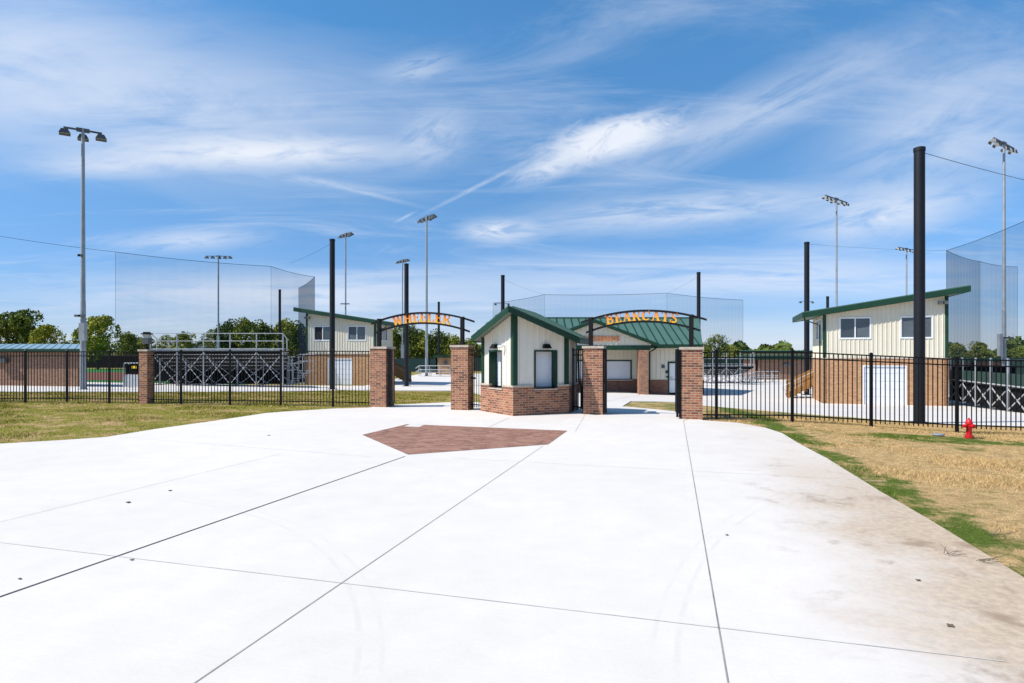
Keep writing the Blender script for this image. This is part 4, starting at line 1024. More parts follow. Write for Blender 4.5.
# ------------------------------------------------------------------ bleachers
def bleacher(o, u, back, L, rows, bay, top_h, guard_h, zg, label, rise, run, first=.42, screen=None, rails_=True, shade_sheet=None):
    """o: back corner; u: along the back; back: direction from the back towards the field; rows step down towards the field"""
    t_ = thing('bleacher', label, 'bleacher', Vector((o.x, o.y, zg)), 'aluminium bleachers')
    n = round(L/bay); up = Vector((0, 0, 1)); O = Vector((o.x, o.y, zg))
    for i in range(n+1):
        b_ = O+u*(L*i/n); q = MB(); q.bar(b_, b_+up*(top_h+guard_h), .07, .07)
        for k in range(2, rows, 3):
            c_ = b_+back*(run*k); q.bar(c_, c_+up*max(.2, top_h-rise*k), .06)
        q.bar(b_+up*(top_h-.05), b_+back*(run*rows)+up*(top_h-rise*rows-.02), .06, .1); q.bar(b_+up*.08, b_+back*(run*rows)+up*.08, .06)
        q.build('frame', 'galvanised', t_)
    for i in range(n):
        a = O+u*(L*i/n); c_ = O+u*(L*(i+1)/n)
        for k in range(0, rows-2, 3):
            q = MB()
            w_ = back*(run*k); h = top_h-rise*k-.15
            q.bar(a+w_+up*.15, c_+w_+up*h, .038); q.bar(a+w_+up*h, c_+w_+up*.15, .038); q.build('cross_brace', 'aluminium', t_)
    for k in range(rows):
        z = top_h-rise*k; c_ = O+back*(run*k)
        q = MB(); q.obox(c_+back*.02+up*(z-.05), u*L, back*.26, up*.045); q.build('foot_plank', 'aluminium', t_)
        q = MB(); q.obox(c_+back*.24+up*(z+first-.05-rise), u*L, back*.24, up*.045)
        q.build('seat_plank', 'aluminium', t_)
        q = MB(); q.obox(c_+back*.285+up*(z-rise), u*L, back*.02, up*(rise-.055)); q.build('riser', 'aluminium_dark', t_)  # riser coloured near black to give the shaded underside between planks
    g = MB()
    for f in ((1.0, .55, .06) if rails_ else (.0,)): g.bar(O+up*(top_h+guard_h*f), O+u*L+up*(top_h+guard_h*f), .05)
    for s_ in ((0, L) if rails_ else ()):
        p = O+u*s_; g.bar(p+up*(top_h+guard_h), p+back*(run*1.3)+up*(top_h+guard_h-rise*1.3), .05); g.bar(p+back*(run*1.3)+up*(top_h+guard_h-rise*1.3), p+back*(run*1.3)+up*(top_h-rise*1.3), .05)
    g.build('guard_rail', 'aluminium', t_)
    if shade_sheet:  # added black sheets, standing in for the shade under the seats
        q = MB(); q.obox(O+back*shade_sheet[0]+up*shade_sheet[1], u*L, back*.02, up*(shade_sheet[2]-shade_sheet[1])); q.build('shade_sheet', 'black_screen', t_)
        if not rails_:
            q = MB(); q.obox(O-u*.1+up*.02, back*(run*rows), u*.02, up*1.95); q.build('shade_sheet', 'black_screen', t_)
    if screen:
        q = MB(); q.obox(O+back*.06+up*screen[0], u*L, back*.02, up*(screen[1]-screen[0])); q.build('windscreen', screen[2], t_)
    return t_, O
ob = Vector((at(150.5, 43.0), 43.0, 0)); ub = Vector((1, .0, 0)); Lb = at(283, 43)-ob.x; zgb = Z(-21, 43)
bt, O = bleacher(ob, ub, Vector((0, 1, 0)), Lb, 8, 1.9, zt(350.2, 43)-zgb, 1.2, zgb, 'aluminium bleachers seen from behind, left, between the slim pillar and left press box', .28, .58, shade_sheet=(2.4, .05, 1.15), screen=(zt(354, 43)-zgb, zt(350.6, 43)-zgb, 'black_screen'))
# stair of the left bleacher: separate metal stair with handrails
st = thing('metal_stair', 'aluminium access stair with handrails between the left bleachers and left press box', 'stair', Vector((at(288, 44), 44, zgb)))
x0, x1 = at(286, 44.), at(309, 44.)
for y_ in (44., 45.3):
    q = MB()
    for px in (287, 292.5, 299, 302.5, 308.5): 
        xx = at(px, 44); h = zt({287: 363, 292.5: 356.5, 299: 354.5, 302.5: 354, 308.5: 354}[px], 44); q.bar((xx, y_, zgb), (xx, y_, h), .06)
    q.build('post', 'aluminium', st)
    q = MB()
    for dz in (0, -.5): q.bar((at(287, 44), y_, zt(363.5, 44)+dz), (at(293, 44), y_, zt(363.5, 44)+dz), .045); q.bar((at(291, 44), y_, zt(357.5, 44)+dz), (at(300, 44), y_, zt(354.3, 44)+dz), .045); q.bar((at(300, 44), y_, zt(354.3, 44)+dz), (at(309, 44), y_, zt(354.3, 44)+dz), .045)
    q.build('handrail', 'aluminium', st)
q = MB()
for i in range(6): q.box(x0+i*.27, 44.05, zgb+.18*(i+1)-.04, x0+i*.27+.28, 45.25, zgb+.18*(i+1))
q.box(x0+1.6, 44.05, zgb+1.04, x1, 45.25, zgb+1.1); q.build('tread', 'aluminium', st)
# right bleacher runs toward the viewer, back side to us
fR = Vector((math.cos(R(19.5)), -math.sin(R(19.5)), 0)); bR = Vector((math.sin(R(19.5)), math.cos(R(19.5)), 0))
oR = Vector((25.0, 34.4, 0)); zr = Z(23.5, 29)
ub = -bR
bleacher(oR, ub, fR, 11.2, 5, 1.87, 1.25, 1.25, zr, 'aluminium bleachers with a green windscreen, at the right edge behind the hydrant', .16, .62, screen=(1.15, 1.80, 'green_screen'), rails_=False, shade_sheet=(.16, .05, 1.12))
# far right bleacher seen between the nearest pillar and the stair
oF = Vector((at(699, 58), 58, 0)); zf = Z(20, 58)
bleacher(oF, Vector((1, 0, 0)), Vector((0, 1, 0)), at(754, 58)-oF.x, 6, 1.33, zt(366.3, 58)-zf, 1.35, zf, 'small aluminium bleachers beyond the fence, right of the nearest pillar', .16, .6, screen=(zt(368.5, 58)-zf, zt(365.6, 58)-zf, 'black_screen'))
DARK = 1
# aluminium team benches with rails
def rails(px0, px1, d, top, label, nm='rail_bench'):
    x0, x1 = at(px0, d), at(px1, d); zz = Z(x0, d); t_ = thing(nm, label, 'bench', (x0, d, zz))
    h = zt(top, d)-zz
    q = MB(); n = 3
    for i in range(n+1):
        x = x0+(x1-x0)*i/n; q.tube([(x, d, zz), (x, d, zz+h)], .035, 6); q.tube([(x, d+1.4, zz), (x, d+1.4, zz+h*.75)], .035, 6); q.tube([(x, d, zz+h*.5), (x-.6 if i == 0 else x, d+1.4, zz+h*.4)], .03, 6)
    q.build('leg', 'aluminium', t_)
    q = MB()
    for f in (1., .62): q.tube([(x0-.5, d+.8, zz+h*(f-.25)), (x0, d, zz+h*f), (x1, d, zz+h*f), (x1+.4, d+.8, zz+h*(f-.25))], .045, 6)
    q.build('rail', 'aluminium', t_)
    q = MB()
    for k in range(3): q.box(x0, d+.3+k*.42, zz+.42, x1, d+.55+k*.42, zz+.47)
    q.build('seat', 'aluminium', t_)
rails(419, 450, 70., 365.8, 'white railed metal bench seen through the left archway by the small brick shed')
rails(757, 779, 60., 371.5, 'aluminium railed bench in front of the right dugout')
rails(741, 756, 56., 374., 'low aluminium bench at the end of the small bleachers')

# ------------------------------------------------------------------ dugouts, sheds, far buildings
def shed(px0, px1, d, y_eave, y_top, depth, brick, roofm, label, name='dugout', over=.4, cat='building', fh=.28, seams=True, skew=0.):
    x0, x1 = at(px0, d), at(px1, d); xm_ = (x0+x1)/2; zz = Z(xm_, d); zE_ = zt(y_eave, d); zT = zt(y_top, d)
    t_ = thing(name, label, cat, (xm_, d, zz)); w = MB()
    for p, q_ in (((x0, d), (x1, d)), ((x1, d), (x1+skew*depth, d+depth)), ((x1+skew*depth, d+depth), (x0+skew*depth, d+depth)), ((x0+skew*depth, d+depth), (x0, d))): wall(w, p, q_, zz-.15, lambda u: zE_-.02, .2)
    w.build('wall', brick, t_)
    r = MB(); yT = d+depth*.9; dz = (zT-zE_)*1.0
    zb_ = zE_ + max(.25, (CH-zT)*0+dz)*1.0
    # back edge height so that it shows at y_top
    zk = CH+(HY-y_top)/F*(d+depth+over)
    q0 = [(x0-over, d-over, zE_+fh), (x1+over, d-over, zE_+fh), (x1+over+skew*depth, d+depth+over, zk), (x0-over+skew*depth, d+depth+over, zk)]
    r.prism([(a, b_, c_-.05) for a, b_, c_ in q0], q0)
    if seams:
        k = int((x1-x0+2*over)/.5)
        for i in range(k+1): x = x0-over+.02+(x1-x0+2*over-.04)*i/k; r.bar((x, d-over+.01, zE_+fh+.02), (x+skew*depth, d+depth+over-.01, zk+.02), .05, .05)
    ro_ = r.build('roof', roofm, t_)
    f_ = MB(); f_.box(x0-over-.02, d-over-.03, zE_-.02, x1+over+.02, d-over-.001, zE_+fh+.02); 
    for xs_ in (x1+over+.001, x0-over-.03): f_.prism([(xs_, d-over, zE_-.02), (xs_+.029, d-over, zE_-.02), (xs_+.029+skew*depth, d+depth+over, zk-fh), (xs_+skew*depth, d+depth+over, zk-fh)], [(xs_, d-over, zE_+fh+.01), (xs_+.029, d-over, zE_+fh+.01), (xs_+.029+skew*depth, d+depth+over, zk+.01), (xs_+skew*depth, d+depth+over, zk+.01)])
    f_.build('fascia', 'green_trim', ro_)
    return t_
m, t, b = new_mat('pale_roof'); setc(t, b, (.30, .42, .42), .3, .5)
ld = shed(-95, 81.5, 38.0, 352.0, 344., 4.2, 'brick_tan', 'pale_roof', 'long brown brick dugout with pale seamed roof at the left edge', seams=True, fh=.18, skew=-.74, over=.25)
xx = at(3, 37.9); q = MB(); q.box(xx-.4, 37.7, zt(363, 37.9), xx+.32, 37.99, zt(358.5, 37.9)); q.build('wall_lamp', 'lamp_housing', ld)
shed(436, 453, 77., 357.6, 356.2, 4., 'brick_orange', 'far_roof', 'small orange brick shed with dark lamp seen through the left archway', 'brick_shed', .3)
sh = [o for o in bpy.data.objects if o.name.startswith('brick_shed')][0]
xx = at(445.6, 76.9); q = MB(); q.box(xx-.22, 76.7, zt(364.3, 76.9), xx+.22, 76.99, zt(361, 76.9)); q.build('wall_lamp', 'lamp_housing', sh)
rd = shed(756, 835, 66., 359.5, 355.6, 4., 'brick_tan', 'far_roof', 'brown brick dugout with green roof left of the right press box', fh=.42)
xx = at(786.3, 65.9); q = MB(); q.box(xx-.35, 65.7, zt(366.4, 65.9), xx+.35, 65.99, zt(363.6, 65.9)); q.build('wall_lamp', 'lamp_housing', rd)
shed(741, 860, 125., 353.4, 350.6, 12., 'grey_building', 'far_roof', 'long pale building with dark green roof beyond the right dugout', 'warehouse', .5, fh=.5)
shed(972, 1030, 60., 362., 359.6, 5., 'brick_brown', 'far_roof', 'brown brick dugout behind the right edge bleachers', fh=.35)
shed(165, 208, 170., 349.6, 345.8, 12., 'grey_building', 'aluminium_dark', 'distant grey roofed house behind the left bleachers', 'house', .5, fh=.2, seams=False)
def screen(px0, d0, px1, d1, y_top, mat, label, nm='windscreen_fence'):
    a = Vector((at(px0, d0), d0, 0)); b_ = Vector((at(px1, d1), d1, 0)); t_ = thing(nm, label, 'fence', (a.x, a.y, Z(a.x, a.y)), 'screened fences round the ball fields')
    q = MB(); L = (b_-a).length; n = max(2, int(L/3)); za, zb_ = zt(y_top, d0), zt(y_top, d1); ps = MB()
    for i in range(n):
        p, r = a.lerp(b_, i/n), a.lerp(b_, (i+1)/n); d = (r-p).normalized(); nn = Vector((d.y, -d.x, 0))*.015
        z0 = Z(p.x, p.y)+.05; z1 = za+(zb_-za)*i/n
        q.obox(Vector((p.x, p.y, z0))+nn+d*.04, (r-p)-d*.08, -nn*2, Vector((0, 0, z1-z0-.05)))
    for i in range(n+1):
        p = a.lerp(b_, i/n); ps.tube([(p.x, p.y, Z(p.x, p.y)), (p.x, p.y, za+(zb_-za)*i/n+.04)], .04, 6)
    ps.tube([(a.x, a.y, za), (b_.x, b_.y, zb_)], .035, 6)
    q.build('windscreen', mat, t_); ps.build('fence_frame', 'black_metal', t_)
screen(141, 51., 306, 51., 357.5, 'black_screen', 'low black screened fence on the field side of the left bleachers')
screen(60, 100., 260, 96., 355.2, 'black_screen', 'black screened outfield fence behind the slim pillar')
screen(270, 84., 452, 84., 358.2, 'teal_screen', 'teal screened fence below the trees in the left archway')
screen(936, 80., 1060, 80., 358.0, 'green_screen', 'dark green screened fence far behind the right edge bleachers')
screen(1009, 38., 1064, 33., 358.0, 'green_screen', 'dark green screened fence panel at the far right edge, by the far right tower')
screen(454, 90., 760, 90., 357.2, 'green_screen', 'dark green screened fence far behind the concession stand')
# grey cart with yellow plate by the slim pillar
c_ = Vector((at(131.5, 37), 37, 0)); zc_ = Z(c_.x, 37); hh = zt(363, 37)-zc_; w_ = .48
t_ = thing('equipment_cart', 'grey framed equipment cabinet with a yellow plate, left of the slim pillar', 'cabinet', (c_.x, 37, zc_))
q = MB(); 
for sx in (-1, 1):
    q.bar((c_.x+sx*w_, 37, zc_), (c_.x+sx*w_*.94, 37, zc_+hh), .06)
    q.bar((c_.x+sx*w_, 37.5, zc_), (c_.x+sx*w_*.94, 37.5, zc_+hh), .06)
q.bar((c_.x-w_*.94, 37, zc_+hh), (c_.x+w_*.94, 37, zc_+hh), .06); q.bar((c_.x-w_*.94, 37.5, zc_+hh), (c_.x+w_*.94, 37.5, zc_+hh), .06); q.build('frame', 'aluminium', t_)
MB().box(c_.x-w_*.9, 37.02, zc_+.06, c_.x+w_*.9, 37.5, zc_+hh*.52).build('panel', 'aluminium', t_)
MB().box(c_.x-w_*.85, 37.05, zc_+hh*.55, c_.x+w_*.85, 37.1, zc_+hh*.95).build('screen_panel', 'black_screen', t_)
MB().box(c_.x+.02, 36.99, zc_+hh*.78, c_.x+.30, 37.03, zc_+hh*.88).build('plate', 'yellow_sign', t_)

# ------------------------------------------------------------------ fire hydrant and small things on the ground
h = G(969, 437); t_ = thing('fire_hydrant', 'red fire hydrant standing in the dry grass before the right fence', 'fire hydrant', h)
k = .44/.75
MB().lathe(h, [(.15*k, -.02), (.15*k, .03), (.10*k, .04), (.095*k, .36*k), (.105*k, .40*k), (.105*k, .50*k), (.13*k, .51*k), (.13*k, .545*k)], 20).build('barrel', 'red_paint', t_, True)
MB().lathe(h, [(.125*k, .547*k), (.12*k, .60*k), (.10*k, .66*k), (.06*k, .70*k), (.03*k, .71*k), (.03*k, .76*k)], 20).build('bonnet', 'red_paint', t_, True)
for dx, dy, L_, r_ in ((-1, -.25, .21, .05), (1, .25, .16, .045), (.15, -1, .17, .065)):
    d = Vector((dx, dy, 0)).normalized(); c_ = h+Vector((0, 0, .45*k)); q = MB(); q.tube([c_+d*.07*k, c_+d*L_*k, c_+d*L_*k, c_+d*(L_+.06)*k], [r_*k, r_*k, r_*1.3*k, r_*1.25*k], 12)
    no = q.build('nozzle', 'red_paint', t_, True); q = MB(); q.tube([c_+d*(L_+.06)*k, c_+d*(L_+.09)*k], .018*k, 5); q.build('cap_nut', 'red_paint', no)
q = MB()
for i in range(6): a = i*math.pi/3; q.lathe(h+Vector((.135*k*math.cos(a), .135*k*math.sin(a), .03)), [(.013, 0), (.013, .02)], 6)
q.build('flange_bolt', 'lamp_housing', t_)
p = G(938, 434.5); q = MB(); q.lathe(p+Vector((0, 0, -.01)), [(.13, 0), (.13, .02), (.12, .03), (.11, .025)], 20); o = q.build('utility_lid', 'galvanised'); tag(o, 'small grey utility cover in the grass left of the hydrant', 'utility cover')
def leaf(px, py, s, label, nm='fallen_leaf', seed=0):
    p = G(px, py); r_ = random.Random(seed); q = MB(); n = 9; q2 = []
    for i in range(n): a = 2*math.pi*i/n; rr = s*(.6+.5*r_.random())*(1 if i % 2 else .6); q2.append((p.x+rr*math.cos(a)*1.4, p.y+rr*math.sin(a), .006+.25*s*r_.random()))
    q.prism([(a, b_, .005) for a, b_, c_ in q2], [(a, b_, c_+.003) for a, b_, c_ in q2]); tag(q.build(nm, 'dry_leaf'), label, 'leaf', 'scraps lying on the concrete')
leaf(951, 626.5, .024, 'curled brown leaf on the stained concrete at lower right', seed=1)
leaf(128.5, 502.8, .028, 'dark scrap on the pale concrete at left', seed=2)
leaf(269, 435.5, .03, 'small dark scrap on the concrete between left lawn and brick paving', seed=3)
leaf(20, 579.5, .014, 'tiny dark speck by the dark joint at lower left', seed=4)
leaf(132, 560.5, .014, 'tiny dark speck just below the long dark joint', seed=5)
leaf(727, 535.5, .016, 'small tan leaf right of the right joint', seed=6)
leaf(170, 491, .025, 'tiny scrap beyond the dark scrap at left', seed=7)
leaf(919, 581, .02, 'small scrap on the brown soil stain', seed=8)
def twig(px, py, L, ang, label, seed):
    r_ = random.Random(seed); p = G(px, py); q = MB(); a = ang
    for j in range(5):
        s0 = Vector((p.x+r_.uniform(-.03, .03), p.y+r_.uniform(-.03, .03), .012)); pts = [s0]; aa = a+r_.uniform(-.8, .8)
        for i in range(4): aa += r_.uniform(-.4, .4); s0 = s0+Vector((math.cos(aa)*L/4, math.sin(aa)*L/4, r_.uniform(-.002, .02))); pts.append(s0)
        q.tube(pts, .0025, 4)
    tag(q.build('twig', 'dry_leaf'), label, 'twig', 'dry twigs at the lawn edge')
twig(948, 556, .12, .6, 'dark forked twig on the concrete near the lawn edge', 1); twig(978, 562, .16, -.6, 'long dark twig by the grass at lower right', 2)
twig(992, 537, .25, .4, 'tangle of dry stalks in the green edge grass at right', 3)

# ------------------------------------------------------------------ trees
def tree_proto(name, mat, seed, nl=11, n=3600, leaf=.03, sx=.42, low=.12, gap=.0):
    r_ = np.random.default_rng(seed); vs = []; 
    # lobes
    lobes = []
    for i in range(nl):
        a = r_.uniform(0, 2*math.pi); z = low+.12+(1-low-.26)*((i+.5)/nl); rad = sx*math.sin(math.pi*min(.95, max(.1, (z-low)/(1-low))))**.7
        lobes.append((rad*.62*math.cos(a)*r_.uniform(.4, 1.1), rad*.62*math.sin(a)*r_.uniform(.4, 1.1), z, r_.uniform(.13, .22)))
    lobes.append((0, 0, .82, .15)); lobes.append((0, 0, .55, .24))
    P_ = []
    for (x, y, z, rr) in lobes:
        k = int(n/len(lobes)); d = r_.normal(size=(k, 3)); d /= np.linalg.norm(d, axis=1)[:, None]; rad = rr*(r_.uniform(0.35, 1, k)**.5)
        # knots of leaves inside a lobe
        c_ = d*rad[:, None]*np.array([1.15, 1.15, .85]); P_.append(c_+np.array([x, y, z]))
    P_ = np.concatenate(P_)
    kc = P_[r_.integers(0, len(P_), 90)]
    near = np.min(np.linalg.norm(P_[:, None, :]-kc[None], axis=2), axis=1); P_ = P_[(near < .07) | (r_.random(len(P_)) < .3)]
    k = len(P_); a1 = r_.normal(size=(k, 3)); a1 /= np.linalg.norm(a1, axis=1)[:, None]; a2 = np.cross(a1, r_.normal(size=(k, 3))); a2 /= np.linalg.norm(a2, axis=1)[:, None]
    s_ = leaf*r_.uniform(.6, 1.3, k)[:, None]
    q = np.stack([P_-a1*s_, P_+a2*s_*.6, P_+a1*s_, P_-a2*s_*.6], 1).reshape(-1, 3)
    m_ = bpy.data.meshes.new('crown'); m_.from_pydata(q.tolist(), [], [(4*i, 4*i+1, 4*i+2, 4*i+3) for i in range(k)]); m_.materials.append(MATS[mat])
    tk = MB(); tk.tube([(0, 0, -.03), (.01, 0, .2), (0, .01, .45), (0, 0, .75)], [.028, .02, .014, .005], 8)
    for (x, y, z, rr) in lobes[:7]: tk.tube([(0, 0, max(.12, z*.45)), (x*.5, y*.5, z*.8), (x, y, z)], [.011, .008, .003], 5)
    tm = bpy.data.meshes.new('trunk'); tm.from_pydata(tk.v, [], tk.f); tm.materials.append(MATS['bark'])
    return m_, tm
protos = {'g': tree_proto('a', 'leaves', 1, 12, 8500, .026, .44), 'g2': tree_proto('b', 'leaves', 2, 13, 9000, .026, .5), 'y': tree_proto('c', 'leaves_yellow', 3, 12, 8000, .025, .46),
          'd': tree_proto('d', 'leaves', 4, 12, 7500, .027, .44, .05), 'd2': tree_proto('e', 'leaves_dark', 5, 14, 9500, .027, .42, .02), 's': tree_proto('f', 'leaves', 6, 10, 4200, .021, .5, .15)}
def tree(px, top, wpx, d, kind_, label, name='tree', group=None):
    cm_, tm_ = protos[kind_]; x = at(px, d); z = Z(x, d); H = zt(top, d)-z; W_ = wpx*d/F
    t_ = bpy.data.objects.new(name, None); COL.objects.link(t_); t_.location = (x, d, z); t_['label'] = label; t_['category'] = 'tree'
    if group: t_['group'] = group
    t_.rotation_euler.z = (px*1.7) % 6.28
    for nm, me in (('crown', cm_), ('trunk', tm_)):
        o = bpy.data.objects.new(nm, me); COL.objects.link(o); o.parent = t_; o.scale = (W_/.86, W_/.86, H/1.0)
G1 = 'trees beyond the left dugout'; G2 = 'trees behind the left bleachers'; G3 = 'trees seen through the left archway'; G4 = 'trees beyond the right fields'
tree(-8, 320, 44, 112, 'y', 'yellow green tree cut by the left edge of the photo', group=G1)
tree(22, 307, 46, 115, 'g2', 'tallest tree at left, thin leafy top above the brown dugout', group=G1)
tree(46, 322, 36, 105, 'y', 'yellow green tree right of the tallest left tree', group=G1)
tree(66, 340, 22, 125, 'd', 'small dark tree just left of the tall floodlight tower', group=G1)
tree(98, 312, 44, 92, 'y', 'yellow green tree just right of the tallest floodlight tower', group=G1)
tree(127, 331, 32, 110, 'd', 'rounded dark tree left of the slim pillar', group=G1)
tree(148, 336, 26, 130, 'd', 'dark tree directly behind the pillar lantern', group=G2)
tree(166, 333, 26, 135, 's', 'thin tree at the left end of the left bleachers', group=G2)
tree(184, 331, 30, 128, 'd', 'dark rounded tree behind the left bleachers\' left half', group=G2)
tree(212, 327, 24, 120, 's', 'thin tree around the tower behind the left bleachers', group=G2)
for px, tp, w_, kd, lb in ((228, 319, 32, 'd2', 'dark tree just right of the tower behind the left bleachers'), (246, 317, 32, 'g', 'bright green tree above the middle of the left bleachers'), (263, 320, 30, 'd2', 'dark tree left of the thin black pole at the bleachers'),
        (282, 318, 32, 'g', 'green tree behind the thin black pole at the bleachers'), (300, 321, 34, 'd2', 'dark tree left of the left press box'), (318, 319, 32, 'g2', 'green tree half hidden by the left press box')): tree(px, tp, w_, 105, kd, lb, group=G2)
for px, tp, w_, kd, lb in ((372, 328, 28, 'd', 'dark tree hidden behind the left press box roof end'), (392, 327, 30, 'g', 'green tree at the left side of the left archway view'), (408, 323, 30, 'd2', 'dark tree behind the thick black pole'), (424, 329, 28, 'g', 'green tree behind the archway floodlight tower'),
        (440, 329, 28, 'd2', 'dark tree behind the thin black pole in the left archway'), (455, 334, 26, 'd', 'dark tree above the left archway\'s right pillar'), (472, 338, 26, 'g', 'low green tree between the left archway and ticket booth'), (490, 341, 22, 'y', 'low tree hidden behind the ticket booth')): tree(px, tp, w_, 112, kd, lb, group=G3)
tree(718, 332, 30, 100, 's', 'spreading thin-topped tree right of the concession stand', group=G4)
tree(704, 342, 22, 110, 'd', 'dark low tree behind the concession stand\'s right end', group=G4)
tree(734, 345, 22, 112, 'g', 'green low tree under the centre netting\'s right edge', group=G4)
tree(760, 349, 26, 190, 'g', 'low distant tree left above the long pale building', group=G4)
tree(779, 347, 28, 190, 'g2', 'rounded distant tree above the middle of the long pale building', group=G4)
tree(800, 350, 26, 195, 'd', 'distant tree next to the stair pole', group=G4)
tree(955, 343, 22, 100, 'd', 'dark tree at the right press box\'s right wall', group=G4)
tree(981, 341, 28, 100, 'g', 'rounded green tree behind the right netting', group=G4)
tree(1002, 348, 24, 110, 'd', 'low dark tree at the far right tower', group=G4)
tree(1022, 347, 24, 115, 'g', 'green tree cut by the right edge of the photo', group=G4)
# far wood, one mass along the horizon
r_ = np.random.default_rng(9); N = 26000
ang = r_.uniform(-1.15, 1.15, N); dist = r_.uniform(330, 430, N); hgt = 6.2+3.2*np.sin(ang*37)*.5+2.2*np.sin(ang*91+1)+1.4*np.sin(ang*211)
zz = r_.random(N)**.8*np.maximum(3.5, hgt); P_ = np.stack([np.sin(ang)*dist, np.cos(ang)*dist, zz-1], 1)
a1 = r_.normal(size=(N, 3)); a1 /= np.linalg.norm(a1, axis=1)[:, None]; a2 = np.cross(a1, r_.normal(size=(N, 3))); a2 /= np.linalg.norm(a2, axis=1)[:, None]; s_ = r_.uniform(.8, 1.8, N)[:, None]
q = np.stack([P_-a1*s_, P_+a2*s_, P_+a1*s_, P_-a2*s_], 1).reshape(-1, 3)
m_ = bpy.data.meshes.new('far_wood'); m_.from_pydata(q.tolist(), [], [(4*i, 4*i+1, 4*i+2, 4*i+3) for i in range(N)]); m_.materials.append(MATS['leaves_dark'])
o = bpy.data.objects.new('far_wood', m_); COL.objects.link(o); kind(o, 'stuff', 'low dark band of woodland along the horizon', 'woodland')

# ------------------------------------------------------------------ grass blades
def inside(px_, py_, poly):
    c = np.zeros(len(px_), bool); n = len(poly); j = n-1
    for i in range(n):
        xi, yi = poly[i]; xj, yj = poly[j]
        cond = ((yi > py_) != (yj > py_)) & (px_ < (xj-xi)*(py_-yi)/(yj-yi+1e-12)+xi); c ^= cond; j = i
    return c
def blades(n, xr, yr, dens_pow, h0, h1, w, label, seed, clump=True):
    r_ = np.random.default_rng(seed); x = r_.uniform(*xr, n); y = yr[0]+(yr[1]-yr[0])*r_.random(n)**dens_pow
    rag = .05+.07*np.sin(x*5.1+y*3.3)*np.sin(y*7.7+1)+.05*r_.random(n)
    ok = ~inside(x+(rag if xr[0] > 0 else 0), y+(0 if xr[0] > 0 else rag), forecourt_poly) & ~inside(x, y, inner); x, y = x[ok], y[ok]
    # only what the camera can nearly see
    ok = np.abs(x/y) < 1.05; x, y = x[ok], y[ok]
    z = np.array([Z(a, b_) for a, b_ in zip(x, y)])+LAWN-.005; k = len(x)
    a = r_.uniform(0, 2*math.pi, k); wv = np.stack([np.cos(a), np.sin(a), np.zeros(k)], 1)*(w*(.5+y/12.))[:, None]*.5
    tall = np.clip(.5+1.2*(np.sin(x*1.3+np.sin(y*2.1))*np.cos(y*1.7+x*.6)), .45, 1.5)
    h = r_.uniform(h0, h1, k)*tall; lean = r_.normal(size=(k, 2))*h[:, None]*.7
    b0 = np.stack([x, y, z], 1); tp = b0+np.stack([lean[:, 0], lean[:, 1], h], 1)
    q = np.stack([b0-wv, b0+wv, tp], 1).reshape(-1, 3)
    m_ = bpy.data.meshes.new('grass'); m_.vertices.add(3*k); m_.vertices.foreach_set('co', q.ravel()); m_.loops.add(3*k); m_.loops.foreach_set('vertex_index', np.arange(3*k, dtype=np.int32))
    m_.polygons.add(k); m_.polygons.foreach_set('loop_start', np.arange(0, 3*k, 3, dtype=np.int32)); m_.polygons.foreach_set('loop_total', np.full(k, 3, np.int32)); m_.update(); 
    m_.materials.append(MATS['grass_blade']); o = bpy.data.objects.new('grass', m_); COL.objects.link(o); kind(o, 'stuff', label, 'grass')
blades(330000, (3.6, 16.5), (4.0, 20.), 1.15, .02, .05, .006, 'straw coloured lawn with green patches around the hydrant', 1)
blades(260000, (-26, -3.), (9.5, 40.), 1.0, .03, .065, .009, 'yellow green lawn at the left of the concrete', 2)

# ------------------------------------------------------------------ sky, sun, camera
AZ = Vector((-.955, -.30, 0)).normalized(); EL = R(48)
W_ = bpy.data.worlds.new('World'); S.world = W_; W_.use_nodes = True; t = NT(W_); t.n.clear()
sky = t.new('ShaderNodeTexSky'); sky.sky_type = 'NISHITA'; sky.sun_disc = False; sky.sun_elevation = EL; sky.sun_rotation = math.atan2(AZ.x, AZ.y); sky.air_density = 1.0; sky.dust_density = .15; sky.ozone_density = 1.4; sky.altitude = 200
tc = t.new('ShaderNodeTexCoord'); sp = t.new('ShaderNodeSeparateXYZ'); t.l.new(tc.outputs['Generated'], sp.inputs[0])
dy = t.math('MAXIMUM', sp.outputs[1], .05); X = t.math('DIVIDE', sp.outputs[0], dy); Zq = t.math('DIVIDE', sp.outputs[2], dy); vec = t.comb(X, Zq)
front = t.smooth(sp.outputs[1], .05, .3)
cloud = None
